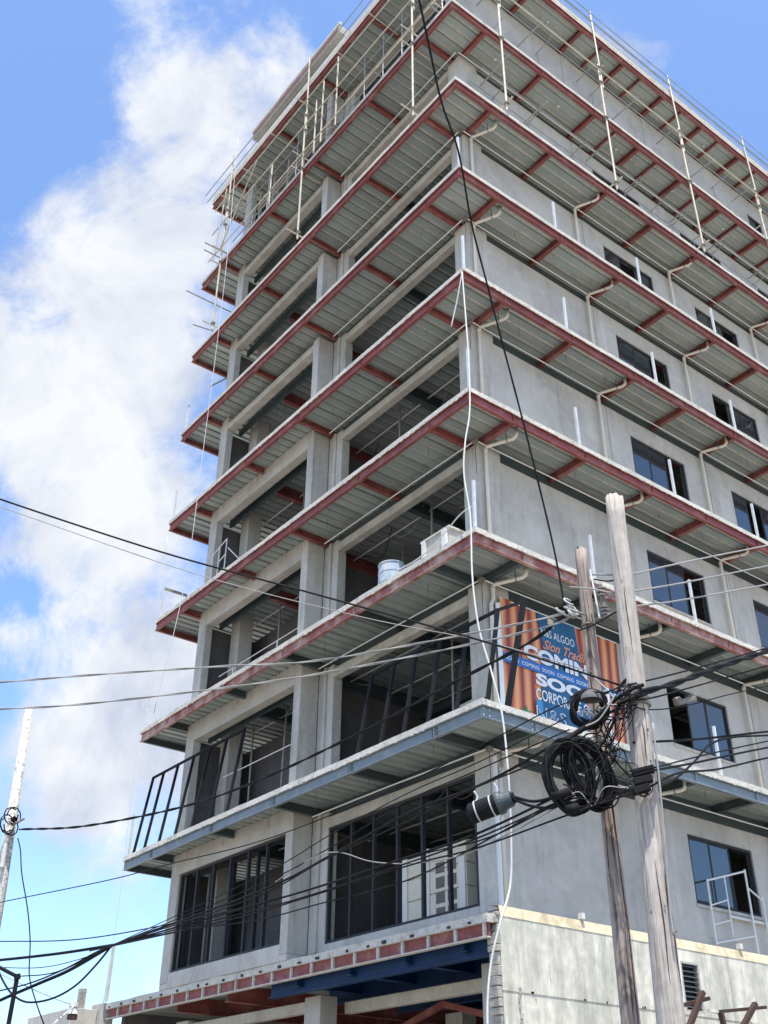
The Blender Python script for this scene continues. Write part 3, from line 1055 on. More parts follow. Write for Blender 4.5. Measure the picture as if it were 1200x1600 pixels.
def flat(name, pts, m, y, parent=ban, t=0.004):
    mb = MB()
    n = len(pts)
    mb.v = [(p[0], y, p[1]) for p in pts] + [(p[0], y + t, p[1]) for p in pts]
    mb.f = [tuple(range(n)), tuple(range(n, 2 * n))[::-1]] + [(i, n + i, n + (i + 1) % n, (i + 1) % n) for i in range(n)]
    return mb.build(name, m, parent)


flat('printed_panel', [(2.56, 9.32), (3.98, 9.32), (3.95, 10.4), (3.82, 11.6), (3.78, 12.0), (2.62, 11.99), (2.74, 11.2), (2.62, 10.5)], 'banner_blue', BY - 0.022)
flat('printed_panel', [(2.40, 9.32), (2.60, 9.32), (2.60, 9.95), (2.42, 9.95)], 'print_sky', BY - 0.026)
flat('printed_ribbon', [(1.56, 10.56), (5.10, 10.60), (5.10, 10.78), (1.56, 10.78)], 'ribbon', BY - 0.030)
flat('banner_edge', [(1.42, 9.3), (1.545, 9.3), (1.545, 11.9), (1.42, 11.85)], 'print_white', BY - 0.01)
flat('banner_hem', [(1.55, 12.005), (5.17, 12.005), (5.17, 12.03), (1.55, 12.03)], 'print_white', BY - 0.01)
star = []
for i in range(14):
    r_ = 0.24 if i % 2 == 0 else 0.11
    a = math.pi / 2 + i * math.pi / 7
    star.append((2.12 + 0.8 * r_ * math.cos(a), 9.52 + r_ * math.sin(a)))
flat('printed_star', star, 'print_green', BY - 0.026)
flat('printed_logo', [(2.93, 11.83), (3.12, 11.74), (3.12, 11.95), (2.95, 11.97)], 'creamband', BY - 0.026)


def lettering(text, x0, x1, z0, z1, m, parent, y, bold=0.0, shear=0.0, outline=False):
    cu = bpy.data.curves.new('lettering', 'FONT')
    cu.body = text
    cu.extrude = 0.0
    cu.offset = bold
    cu.shear = shear
    cu.resolution_u = 3
    tmp = bpy.data.objects.new('lettering', cu)
    col.objects.link(tmp)
    dg = bpy.context.evaluated_depsgraph_get()
    dg.update()
    me = bpy.data.meshes.new_from_object(tmp.evaluated_get(dg))
    bpy.data.objects.remove(tmp)
    xs = [v.co.x for v in me.vertices]
    zs = [v.co.y for v in me.vertices]
    ax, bx, az, bz = min(xs), max(xs), min(zs), max(zs)
    off = parent_world(parent)
    for v in me.vertices:
        v.co = Vector((x0 + (v.co.x - ax) / (bx - ax) * (x1 - x0), y, z0 + (v.co.y - az) / (bz - az) * (z1 - z0))) - off
    me.materials.clear()
    me.materials.append(M[m])
    o = bpy.data.objects.new('lettering', me)
    col.objects.link(o)
    o.parent = parent
    return o


lettering('N&S ALGOO', 2.70, 3.72, 11.48, 11.66, 'print_white', ban, BY - 0.028)
lettering('Sion Trading', 2.72, 4.25, 11.10, 11.40, 'print_salmon', ban, BY - 0.034, bold=0.02, shear=0.5)
lettering('COMING', 2.14, 4.50, 10.80, 11.14, 'print_white', ban, BY - 0.032, bold=0.045)
lettering('SOON', 2.44, 4.40, 10.28, 10.56, 'print_white', ban, BY - 0.032, bold=0.05)
lettering('SOON  COMING  SOON  COMING  SOON  COMING  SOON', 1.62, 5.05, 10.625, 10.71, 'print_white', ban, BY - 0.034, bold=0.01)
lettering('CORPORATE OFFICE', 2.42, 4.55, 9.96, 10.21, 'print_white', ban, BY - 0.032, bold=0.01)
lettering('N&S', 2.40, 3.25, 9.55, 9.82, 'print_white', ban, BY - 0.030, bold=0.0)
lettering('N&S', 2.425, 3.225, 9.57, 9.80, 'banner_blue', ban, BY - 0.033, bold=-0.02)

# ------------------------------------------------------------------ loose things standing on the balconies
def loose_frame(label, ys, x0, x1, z0, z1, extra=None):
    e = empty('leaning_frame', (x0, ys[0], z0), label, 'steel frame')
    for y in ys:
        MB().bar((x0, y, z0), (x1, y, z1), 0.055, 0.075, (0, 1, 0)).build('upright', 'frame_black', e)
    MB().bar((x1, min(ys) - 0.03, z1), (x1, max(ys) + 0.03, z1), 0.05, 0.06).build('rail', 'frame_black', e)
    MB().bar((x0 + 0.01, min(ys) + 0.03, z0 + 0.05), (x0 + 0.01, max(ys) - 0.03, z0 + 0.05), 0.05, 0.06).build('rail', 'frame_black', e)
    return e


loose_frame('long black tube frame leaning at the far left end of the first balcony', [14.5, 13.85, 13.0, 12.1, 11.22, 10.34, 9.46], 0.17, 0.49, 9.06, 11.33)
f2 = loose_frame('black tube frame leaning at the corner of the first balcony beside the banner', [4.1, 3.3, 2.55, 1.78, 0.93, 0.04], 0.17, 0.55, 9.06, 11.03)
MB().bar((0.55, 0.04, 11.03), (1.18, -0.05, 11.38), 0.05, 0.06).build('rail', 'frame_black', f2)
MB().bar((0.66, 0.03, 9.06), (1.20, -0.06, 11.45), 0.12, 0.05, (0, 1, 0)).build('upright', 'frame_black', f2)

cr = empty('crate', (0.5, 1.45, 12.71), 'pale open crate on the edge of the second balcony near its corner', 'crate')
MB().box(0.22, 0.24, 1.05, 1.9, 12.72, 13.26).build('side_board', 'lintel', cr)
MB().box(0.86, 0.88, 1.05, 1.9, 12.72, 13.26).build('side_board', 'lintel', cr)
MB().box(0.242, 0.858, 1.05, 1.07, 12.72, 13.26).build('end_board', 'lintel', cr)
MB().box(0.242, 0.858, 1.88, 1.9, 12.72, 13.26).build('end_board', 'lintel', cr)
MB().box(0.19, 0.91, 1.0, 1.95, 13.262, 13.31).build('lid', 'slab', cr)
MB().box(0.16, 0.218, 1.08, 1.22, 12.72, 13.25).build('cleat', 'white', cr)
MB().box(0.16, 0.218, 1.78, 1.88, 12.72, 13.25).build('cleat', 'white', cr)
dr = empty('drum', (0.5, 3.35, 12.71), 'blue grey paint splashed drum standing on the second balcony', 'drum')
MB().tube([(0.5, 3.35, 12.715), (0.5, 3.35, 12.9), (0.5, 3.35, 13.2), (0.5, 3.35, 13.42)], [0.30, 0.31, 0.31, 0.30], 24).build('drum_body', 'drum', dr, smooth=False)
for zz in (12.95, 13.2, 13.42):
    MB().tube([(0.5, 3.35, zz - 0.012), (0.5, 3.35, zz + 0.012)], 0.32, 24).build('hoop', 'drum', dr)

lad = empty('ladder_frame', (0.5, 11.9, 16.3), 'small pale tube guard frame at the left end of the third balcony', 'guard frame')
for a, b in (((0.5, 12.3, 16.3), (0.5, 12.3, 17.75)), ((0.5, 11.9, 16.3), (0.5, 11.9, 17.85)), ((0.5, 11.48, 16.3), (0.5, 11.48, 17.95)), ((0.5, 12.3, 17.73), (0.5, 11.48, 17.95)), ((0.5, 11.9, 17.3), (0.5, 11.48, 17.42)), ((0.5, 12.3, 16.8), (0.5, 11.48, 16.95)), ((0.52, 11.4, 17.6), (0.9, 11.0, 17.0))):
    MB().tube([a, b], 0.017, 6).build('tube', 'conduit', lad)
for lab, (y0, y1, z) in (('thin pale guard rail across the far opening of the fourth balcony', (7.7, 12.2, 20.9)), ('thin pale guard rail across the far opening of the third balcony', (7.7, 12.0, 17.25)), ('thin pale guard rail across the far opening of the second balcony', (7.7, 12.0, 13.75)), ('thin pale guard rail across the far opening behind the leaning frame', (7.7, 11.2, 10.6)), ('thin pale guard rail across the far opening of the fifth balcony', (7.7, 12.0, 24.5))):
    e = empty('guard_rail', (0.95, y0, z - 1), lab, 'guard rail')
    MB().tube([(0.95, y0, z), (0.95, y1, z)], 0.014, 6).build('tube', 'conduit', e)
    for yy in ((y0 + 1.2, y1 - 0.8) if z > 11 else ()):
        MB().tube([(0.95, yy, z - 1.05), (0.95, yy, z - 0.02)], 0.018, 6).build('upright', 'conduit', e)
st = empty('scaffold_frame', (8.2, 0.7, 0), 'white welded scaffold frame standing before the low window above the podium wall', 'scaffold frame')
for a, b, r_ in (((7.21, 0.97, 5.76), (7.21, 0.97, 7.08), .022), ((8.62, 0.97, 5.75), (8.62, 0.97, 7.5), .026), ((7.21, .97, 7.06), (8.62, .97, 7.46), .022), ((7.83, .97, 5.98), (7.83, .97, 7.22), .018),
                 ((7.21, .97, 6.55), (7.83, .97, 6.74), .016), ((7.21, .97, 6.16), (7.83, .97, 6.33), .016), ((7.21, .97, 5.80), (8.62, .97, 6.1), .018), ((8.64, .97, 7.1), (9.1, .97, 6.9), .02), ((9.1, .97, 5.75), (9.1, .97, 7.0), .024)):
    MB().tube([a, b], r_, 8).build('tube', 'conduit', st)
# cartons seen inside the first floor
for lab, (x, y, w, dd, h) in (('tall pale carton stack inside the first floor opening, left one', (1.75, 3.90, 0.7, 0.62, 1.73)),
                              ('tall carton stack inside the first floor opening, right one with dark slots', (1.75, 2.54, 0.7, 1.27, 1.80))):
    e = empty('carton_stack', (x, y, 5.56), lab, 'carton stack')
    n = 4
    for i in range(n):
        MB().box(x, x + w, y, y + dd, 5.56 + h * i / n, 5.56 + h * (i + 1) / n - 0.012).build('carton', 'carton', e, bevel=0.01)
    MB().box(x - 0.03, x - 0.003, y + dd - 0.16, y + dd, 5.56, 5.56 + h).build('edge_board', 'carton_white', e)
    if dd > 1:
        MB().box(x - 0.03, x - 0.003, y + 0.02, y + 0.20, 5.56, 5.56 + h * 0.85).build('edge_board', 'carton_white', e)
        for i in range(5):
            for j in range(2):
                MB().box(x - 0.012, x - 0.002, y + 0.30 + j * 0.36, y + 0.56 + j * 0.36, 5.66 + i * 0.29, 5.87 + i * 0.29).build('slot', 'slot', e)
for (x, y0, y1, z) in ((3.2, 2.0, 4.6, 7.9), (3.4, 1.9, 4.4, 11.2), (2.8, 8.4, 11.6, 8.05)):
    t = MB().tube([(x, y0, z), (x, y1, z - 0.1)], 0.035, 8).build('hanging_tube', 'conduit')
    tag(t, {7.9: 'pale tube slung under the ceiling inside the first floor near opening', 11.2: 'pale tube slung under the ceiling behind the leaning corner frame', 8.05: 'pale tube slung under the ceiling inside the first floor far opening'}[z], 'tube')

# ------------------------------------------------------------------ scaffolding at the top
sc = empty('scaffolding', (8.0, -0.06, 27.1), 'pale tube scaffolding hung along the right front of the top floors', 'scaffolding')
def spole(x, y, z0, z1, par, r=0.034):
    dx = random.uniform(-0.04, 0.04)
    zm = z0 + (z1 - z0) * 0.62
    MB().tube([(x, y, z0), (x + dx * 0.5, y, zm + 0.5)], r, 10).build('pole', 'tube', par)
    MB().tube([(x + dx + 0.06, y - 0.02, zm - 0.7), (x + dx, y - 0.02, z1)], r * 0.92, 10).build('pole', 'tube', par)
    for zz in (zm - 0.5, zm + 0.3, z0 + 0.25, z0 + 3.3):
        MB().box(x - 0.06, x + 0.07, y - 0.07, y + 0.06, zz, zz + 0.08).build('clamp', 'clamp', par, bevel=0.01)


for x in (1.88, 6.45, 10.62, 15.0, 19.4):
    spole(x, -0.06, 27.12, 36.15, sc)
    for zz, yo in ((29.5, 1.05), (31.45, 0.7), (33.5, 1.0)):
        MB().tube([(x + 0.07, -0.25, zz), (x + 0.12, yo, zz + 0.02)], 0.026, 8).build('putlog', 'tube_grey', sc)
    MB().tube([(x, -0.3, 27.45), (x + 0.02, 0.9, 27.45)], 0.026, 8).build('putlog', 'tube', sc)
    MB().tube([(x + 1.9, -0.15, 33.0), (x + 1.9, 1.05, 33.0)], 0.024, 8).build('putlog', 'tube_grey', sc)
    MB().tube([(x + 1.9, 0.05, 29.2), (x + 1.9, 1.05, 29.2)], 0.024, 8).build('putlog', 'tube_grey', sc)
    MB().tube([(x + 0.5, 0.95, 31.0), (x + 0.5, 0.95, 32.3)], 0.022, 8).build('standard', 'tube_grey', sc)
for y, z in ((-0.13, 32.85), (0.98, 31.9)):
    MB().tube([(0.2, y, z), (9, y, z - 0.03), (22, y, z)], 0.026, 8).build('ledger', 'tube', sc)
for y, z in ((-0.10, 36.05), (-0.10, 35.62), (0.05, 35.9)):
    MB().tube([(0.0, y, z), (9, y, z - 0.03), (24, y, z)], 0.018, 6).build('guard_tube', 'tube_grey', sc)

sl = empty('scaffolding', (-0.06, 8.0, 27.1), 'pale tube scaffolding hung along the left front of the top floors', 'scaffolding')
for y in (1.75, 7.68, 13.15):
    spole(-0.06, y, 27.2, 36.5, sl)
    for zz in (27.45, 30.45, 31.2, 34.0):
        MB().tube([(-0.45, y + 0.06, zz), (0.75, y + 0.06, zz)], 0.026, 8).build('putlog', 'tube', sl)
for x, z in ((-0.12, 31.25), (-0.12, 32.68), (-0.12, 34.05), (0.95, 32.9)):
    MB().tube([(x, 0.6, z), (x, 8, z + 0.02), (x, 14.1, z)], 0.024, 8).build('ledger', 'tube', sl)
for x, z in ((-0.10, 36.0), (0.02, 35.7)):
    MB().tube([(x, -0.2, z), (x, 8, z), (x, 15.3, z)], 0.018, 6).build('guard_tube', 'tube_grey', sl)
for y, z0, z1 in ((5.85, 31.0, 34.6), (6.7, 31.0, 34.2), (7.1, 30.8, 33.6), (9.9, 30.8, 32.9)):
    MB().tube([(-0.02, y, z0), (-0.02, y, z1)], 0.03, 8).build('standard', 'tube', sl)
for y0, z0, y1, z1 in ((13.1, 31.2, 10.8, 34.0), (13.6, 30.9, 13.2, 34.5)):
    MB().tube([(-0.16, y0, z0), (-0.16, y1, z1)], 0.024, 8).build('brace', 'tube', sl)
for z in (28.58, 30.93, 31.3):
    MB().tube([(-1.15 if z < 29 else -0.7, 13.35, z), (0.7, 13.35, z + 0.02)], 0.026, 8).build('putlog', 'tube_grey', sl)
MB().tube([(-0.7, 13.4, 27.25), (0.15, 13.4, 27.39)], 0.024, 8).build('putlog', 'tube_grey', sl)
MB().tube([(0.3, 13.5, 25.0), (1.0, 13.5, 25.8)], 0.026, 8).build('putlog', 'tube_grey', sl)

rs_ = random.Random(77)
for y in (0.9, 2.9, 3.9, 4.9, 9.0, 10.9, 12.0):
    MB().tube([(0.45, y, 30.8), (0.45, y + rs_.uniform(-.05, .05), rs_.uniform(33.2, 34.6))], 0.022, 7).build('standard', 'tube_grey', sl)
for x, z in ((0.45, 32.1), (0.45, 33.4), (0.45, 31.3)):
    MB().tube([(x, 0.6, z), (x, 13.4, z + 0.03)], 0.020, 7).build('ledger', 'tube_grey', sl)
for y in (0.8, 3.6, 5.4, 9.6, 11.6):
    MB().tube([(-0.35, y, 34.05), (0.9, y + 0.05, 34.1)], 0.022, 7).build('putlog', 'tube', sl)
    MB().tube([(-0.2, y, 31.22), (0.9, y + 0.05, 31.25)], 0.022, 7).build('putlog', 'tube_grey', sl)
for y, z in ((0.45, 29.3), (0.5, 33.5), (0.95, 29.2)):
    MB().tube([(1.5, y, z), (10, y, z - 0.02), (20, y, z)], 0.018, 6).build('ledger', 'tube_grey', sc)
for i in range(15):
    x = 2.6 + i * 1.13 + rs_.uniform(-.25, .25)
    z = rs_.choice((29.3, 33.5))
    MB().tube([(x, rs_.uniform(0.0, 0.3), z), (x + 0.05, 1.08, z)], 0.018, 6).build('putlog', 'tube_grey', sc)
    MB().tube([(x, 0.95, z - 0.9), (x, 0.95, z)], 0.016, 6).build('standard', 'tube_grey', sc)

# ------------------------------------------------------------------ utility poles
def timber_pole(name, label, base, top, r0, r1, m, seed):
    e = empty(name, base, label, 'utility pole')
    n, k = 34, 26
    b, t = Vector(base), Vector(top)
    mb = MB()
    for i in range(n + 1):
        f = i / n
        p = b.lerp(t, f)
        r = r0 + (r1 - r0) * f
        p = p + Vector((0.012 * math.sin(f * 7 + seed), 0.012 * math.cos(f * 5 + seed), 0))
        for j in range(k):
            a = 2 * math.pi * j / k
            q = Vector((math.cos(a) * 2.6, math.sin(a) * 2.6, f * 2.2 + seed))
            rr = r * (1 + 0.05 * noise.noise(q) + 0.05 * noise.noise(Vector((math.cos(a) * 6, math.sin(a) * 6, f * 3 + seed))))
            z = p.z
            if i == n:
                z += 0.09 * noise.noise(Vector((math.cos(a) * 3, math.sin(a) * 3, seed * 3)))
            mb.v.append((p.x + rr * math.cos(a), p.y + rr * math.sin(a), z))
    for i in range(n):
        for j in range(k):
            a, c = i * k + j, i * k + (j + 1) % k
            mb.f.append((a, c, c + k, a + k))
    mb.f.append(tuple(n * k + j for j in range(k)))
    mb.build('pole_shaft', m, e, smooth=True)
    return e


pA = timber_pole('utility_pole', 'thick pale timber utility pole, the taller and right one of the pair', (-3.87, -6.42, 0), (-3.79, -6.52, 8.55), 0.143, 0.104, 'wood_pale', 3.1)
pB = timber_pole('utility_pole', 'thin split brown timber utility pole, the lower and left one of the pair', (-3.66, -5.82, 0), (-3.70, -5.84, 8.18), 0.105, 0.070, 'wood', 8.7)
def strap(parent, z, c, r, m='zinc', h=0.05):
    MB().tube([(c[0], c[1], z), (c[0], c[1], z + h)], r, 20).build('strap', m, parent)


def pole_marks(parent, cx, cy, ra, rb_, h, n, seed):
    rm = random.Random(seed)
    for i in range(n):
        a = math.atan2(-0.70, -0.65) + rm.uniform(-1.0, 1.0)
        z = rm.uniform(2.6, h - 0.6)
        L_ = rm.uniform(0.25, 1.3)
        pts = []
        for k in range(7):
            zz = min(z + L_ * k / 6, h - 0.1)
            r = ra + (rb_ - ra) * zz / h
            aa = a + 0.05 * math.sin(k * 1.3 + i)
            pts.append((cx + r * math.cos(aa), cy + r * math.sin(aa), zz))
        MB().tube(pts, [0.001, 0.004, 0.006, 0.007, 0.006, 0.004, 0.001], 5).build('crack', 'rust', parent)
    for i in range(n):
        a = math.atan2(-0.70, -0.65) + rm.uniform(-1.0, 1.0)
        z = rm.uniform(2.6, h - 0.6)
        r = ra + (rb_ - ra) * z / h
        p = Vector((cx + r * math.cos(a), cy + r * math.sin(a), z))
        MB().tube([p, p + Vector((math.cos(a), math.sin(a), 0)) * 0.012], rm.uniform(0.006, 0.014), 7).build('nail', 'clamp', parent)


pole_marks(pA, -3.83, -6.47, 0.143, 0.104, 8.5, 12, 4)
pole_marks(pB, -3.68, -5.83, 0.105, 0.070, 8.1, 16, 9)
strap(pA, 6.02, (-3.80, -6.50), 0.128, 'zinc', 0.03)
strap(pA, 5.92, (-3.80, -6.50), 0.129, 'clamp', 0.03)
strap(pB, 5.42, (-3.69, -5.84), 0.096, 'zinc', 0.04)
strap(pB, 5.32, (-3.69, -5.84), 0.097, 'zinc', 0.03)
strap(pB, 7.15, (-3.70, -5.84), 0.086, 'clamp', 0.02)
MB().tube(spline([(-3.842, -6.682, 5.670), (-3.857, -6.679, 5.057), (-3.874, -6.657, 4.360), (-3.891, -6.635, 3.824), (-3.897, -6.644, 3.582)], 6), 0.012, 8).build('riser_pipe', 'greycable', pA, smooth=True)
MB().bar((-3.837, -6.067, 7.765), (-3.806, -6.104, 7.119), 0.018, 0.018).build('insulator_rod', 'conduit', pB)
MB().bar((-3.806, -6.104, 7.119), (-3.777, -6.029, 7.672), 0.02, 0.02).build('insulator_rod', 'clamp', pB)
for (x, y, d) in ((939,926,11.3), (943,955,11.3), (960,940,11.3)):
    pass
for k_, c in enumerate(((-3.776, -6.140, 7.447), (-3.763, -6.155, 7.203))):
    c = Vector(c)
    for i in range(3):
        w = 0.055 - 0.008 * abs(i - 1)
        MB().tube([c + Vector((0, 0, -0.05 + i * 0.045)), c + Vector((0, 0, -0.03 + i * 0.045))], w, 16).build('insulator_disc', 'porcelain', pB)
    MB().tube([c + Vector((0, 0, -0.08)), c + Vector((0, 0, 0.11))], 0.02, 10).build('insulator_core', 'porcelain', pB)
# black junction blocks bolted to the thick pole
for i, (x, y) in enumerate(((1004, 1208), (1001, 1224), (1006, 1234))):
    pass
for (a, b) in (((-4.094, -6.541, 5.109), (-3.957, -6.713, 5.153)), ((-4.092, -6.543, 5.030), (-3.972, -6.694, 5.056)), ((-4.107, -6.525, 4.928), (-3.994, -6.666, 4.974))):
    MB().bar(a, b, 0.075, 0.075).build('terminal_block', 'black', pA, bevel=0.01)
MB().bar((-4.115, -6.563, 5.132), (-3.983, -6.729, 5.170), 0.03, 0.03).build('terminal_block', 'black', pA)

# far concrete pole on the left
e = empty('concrete_pole', (-4.6, 10.4, 0), 'slender speckled concrete pole at the far left with a cluster of service wires', 'utility pole')
MB().tube([(-4.50, 10.39, 0), (-4.62, 10.43, 6.8), (-4.75, 10.47, 10.9)], [0.17, 0.135, 0.085], 12).build('pole_shaft', 'concpole', e, smooth=True)
MB().tube([(-4.753, 10.263, 7.975), (-4.731, 10.256, 7.225)], 0.05, 10).build('riser_pipe', 'white', e)
for i in range(5):
    a = Vector((-4.713, 10.145, 8.124)) + Vector((random.uniform(-.12, .12), random.uniform(-.1, .1), random.uniform(-.2, .2)))
    pts = [a + Vector((0.17 * math.cos(t_ * 0.7 + i), 0.05 * math.sin(i + t_), 0.19 * math.sin(t_ * 0.7 + i))) for t_ in range(9)]
    MB().tube(pts, 0.014, 6).build('wire_loop', 'black', e)
MB().tube([(-4.734, 10.151, 8.094), (-4.508, 10.076, 8.272)], 0.025, 8).build('bracket_arm', 'clamp', e)
for k_ in range(3):
    c = Vector((-4.769, 10.058, 8.165))
    MB().tube([c, c + Vector((0.05, 0, 0.09))], 0.05, 10).build('insulator', 'black', e)

# ------------------------------------------------------------------ cables
def cable(label, pts, r, m='black', n=10, twist=0.0, cat='cable', group=None):
    P = spline(pts, n)
    if twist:
        mb = MB()
        total = 0
        Q = []
        for i in range(len(P) - 1):
            for k_ in range(4):
                Q.append(P[i].lerp(P[i + 1], k_ / 4))
        Q.append(P[-1])
        for ph in (0, math.pi):
            pts2 = []
            s_ = 0
            for i, p in enumerate(Q):
                if i:
                    s_ += (Q[i] - Q[i - 1]).length
                pts2.append(p + Vector((0.5 * math.cos(s_ * 5 + ph), 0.5 * math.cos(s_ * 5 + ph), math.sin(s_ * 5 + ph))) * twist)
            mb.tube(pts2, r, 6)
        o = mb.build('cable', m, smooth=True)
    else:
        o = MB().tube(P, r, 7).build('cable', m, smooth=True)
    return tag(o, label, cat, group)


G = 'overhead service cables'
cable('dark cable dropping from the left edge across the building to the thin pole', [(-9.692, -0.098, 9.686), (-9.295, -0.702, 9.288), (-7.390, -1.772, 8.677), (-5.853, -3.047, 8.050), (-4.424, -4.794, 7.128), (-3.792, -5.889, 6.481), (-3.710, -6.300, 6.221)], 0.013, group=G)
cable('thin pale cable just below the dark one crossing the building', [(-9.632, -0.008, 9.556), (-9.249, -0.610, 9.230), (-6.981, -1.960, 8.415), (-5.299, -3.424, 7.725), (-4.327, -4.747, 7.165), (-3.751, -5.860, 6.549)], 0.006, 'greycable', group=G)
cable('upper of two twisted service cables from the left edge to the thin pole', [(-8.983, 0.251, 7.022), (-8.541, 0.131, 7.135), (-7.584, -0.719, 7.216), (-6.314, -1.849, 7.296), (-5.597, -2.736, 7.250), (-4.842, -3.899, 7.281), (-3.991, -5.514, 7.308), (-3.930, -5.805, 7.347)], 0.008, 'greycable', twist=0.008, group=G)
cable('lower of two twisted service cables from the left edge to the thin pole', [(-8.911, 0.232, 6.665), (-8.474, 0.111, 6.771), (-7.714, -0.563, 6.813), (-6.647, -1.678, 6.907), (-5.644, -2.825, 7.013), (-4.542, -4.281, 7.177), (-3.945, -5.565, 7.218), (-3.931, -5.804, 7.331)], 0.008, 'greycable', twist=0.008, group=G)
cable('twisted service cable from the far concrete pole to the thin timber pole', [(-4.568, 10.097, 8.028), (-4.124, 7.591, 7.635), (-3.526, 4.588, 7.436), (-3.322, 2.204, 7.379), (-3.334, -0.773, 7.379), (-3.696, -3.294, 7.241), (-3.800, -4.988, 7.239), (-3.937, -5.798, 7.314)], 0.014, 'black', twist=0.012, group=G)
cable('single thin cable crossing the left sky below the balcony end', [(-6.519, 5.788, 5.431), (-6.148, 5.669, 5.566), (-5.303, 3.209, 5.625), (-4.908, 1.925, 5.695), (-4.380, -0.076, 5.760), (-4.100, -2.700, 5.920), (-3.981, -4.525, 6.116), (-3.949, -5.560, 6.206), (-3.733, -6.272, 6.202)], 0.008, group=G)
cable('faint cable crossing the left sky above the cable knot', [(-6.415, 5.755, 4.899), (-6.034, 5.631, 4.945), (-5.439, 3.809, 4.796), (-4.859, 1.901, 4.810), (-4.521, -0.576, 4.818), (-4.287, -3.190, 4.902), (-4.265, -4.531, 4.857), (-4.252, -5.528, 4.975), (-4.152, -6.083, 5.045)], 0.009, group=G)
KN = (-4.319, 4.962, 4.989)
right = [((400, 1395), (520, 1335), (640, 1270), (760, 1222), (880, 1160), 0.016, 'thick messenger cable carrying the black splice case'),
         ((400, 1385), (520, 1322), (640, 1250), (740, 1206), (885, 1148), 0.008, 'topmost cable from the cable knot to the coil'),
         ((390, 1405), (510, 1342), (640, 1282), (740, 1232), (890, 1172), 0.010, 'cable just under the thick messenger cable'),
         ((400, 1372), (520, 1302), (640, 1238), (745, 1192), (880, 1128), 0.007, 'slack thin cable above the knot bundle'),
         ((400, 1414), (500, 1385), (620, 1345), (740, 1305), (895, 1232), 0.014, 'dark cable passing below the splice case'),
         ((400, 1420), (500, 1392), (620, 1352), (740, 1312), (900, 1240), 0.010, 'second dark cable passing below the splice case'),
         ((400, 1440), (500, 1412), (640, 1372), (780, 1302), (930, 1245), 0.009, 'lowest cable of the bundle rising to the thin pole'),
         ((380, 1430), (480, 1403), (640, 1352), (800, 1312), (960, 1252), 0.010, 'cable crossing the dark first floor glazing to the thick pole')]
cable(right[0][6], [KN, (-4.490, -0.010, 5.001), (-4.343, -1.650, 5.232), (-4.348, -3.270, 5.413), (-4.313, -4.623, 5.464), (-4.242, -5.832, 5.668)], right[0][5], group=G)
cable(right[1][6], [KN, (-4.496, -0.007, 5.087), (-4.346, -1.648, 5.340), (-4.347, -3.270, 5.571), (-4.349, -4.454, 5.620), (-4.215, -5.863, 5.752)], right[1][5], group=G)
cable(right[2][6], [KN, (-4.561, 0.032, 4.912), (-4.411, -1.604, 5.173), (-4.348, -3.269, 5.320), (-4.355, -4.449, 5.425), (-4.302, -5.916, 5.489)], right[2][5], group=G)
cable(right[3][6], [KN, (-4.503, -0.002, 5.200), (-4.351, -1.645, 5.507), (-4.347, -3.270, 5.666), (-4.319, -4.481, 5.725), (-4.230, -5.845, 5.884)], right[3][5], group=G)
cable(right[4][6], [KN, (-4.480, -0.016, 4.838), (-4.468, -1.565, 4.822), (-4.469, -3.173, 4.839), (-4.436, -4.510, 4.868), (-4.377, -5.982, 5.046)], right[4][5], group=G)
cable(right[5][6], [KN, (-4.476, -0.018, 4.770), (-4.466, -1.566, 4.751), (-4.469, -3.173, 4.772), (-4.438, -4.508, 4.818), (-4.359, -6.001, 4.978)], right[5][5], group=G)
cable(right[6][6], [KN, (-4.370, 2.213, 4.841), (-4.467, -0.023, 4.635), (-4.461, -1.570, 4.608), (-4.351, -3.267, 4.625), (-4.367, -4.848, 4.829), (-4.468, -5.737, 4.913), (-4.230, -6.146, 4.982)], right[6][5], group=G)
cable(right[7][6], [(-4.455, 5.565, 4.959), (-4.485, 2.831, 4.830), (-4.370, 0.500, 4.778), (-4.379, -1.143, 4.769), (-4.350, -3.268, 4.788), (-4.347, -4.456, 4.753), (-4.385, -5.825, 4.790), (-4.081, -6.477, 4.931)], right[7][5], group=G)
cable('looping slack cable in front of the first floor glazing', [(-4.322, -0.229, 5.134), (-4.439, -1.343, 5.235), (-4.390, -1.862, 5.208), (-4.412, -2.587, 4.952), (-4.350, -3.268, 4.810), (-4.348, -4.186, 4.722), (-4.336, -5.016, 4.813), (-4.323, -5.966, 4.973)], 0.007, 'greycable', group=G)
cable('thick cable leaving the knot level towards the left edge', [KN, (-4.582, 6.697, 5.047), (-5.013, 8.452, 5.109), (-5.366, 9.618, 5.168)], 0.026, group=G)
cable('thick cable dropping from the knot to the lower left corner', [KN, (-4.521, 6.134, 4.716), (-4.635, 7.254, 4.596), (-4.885, 8.408, 4.407), (-5.064, 9.523, 4.216)], 0.030, group=G)
cable('second cable dropping from the knot to the left edge', [KN, (-4.529, 6.137, 4.769), (-4.744, 7.294, 4.611), (-4.915, 8.419, 4.572), (-5.126, 9.543, 4.531)], 0.014, group=G)
cable('thin cable from the knot fading towards the left edge', [(-4.331, 2.080, 4.836), KN, (-4.719, 6.214, 4.674), (-5.023, 7.396, 4.694)], 0.010, group=G)
cable('slack loop of black cable hanging left of the knot', [KN, (-4.363, 5.417, 4.721), (-4.479, 5.900, 4.433), (-4.732, 6.219, 4.238), (-4.986, 6.638, 4.195), (-5.168, 6.917, 4.311), (-5.271, 7.272, 4.559), (-5.441, 7.541, 4.952)], 0.018, group=G)
cable('faint sagging wire in the lower left sky', [(-4.895, 9.468, 5.115), (-4.327, 8.206, 5.012), (-4.253, 6.564, 4.956), (-4.264, 5.156, 4.990)], 0.008, group=G)
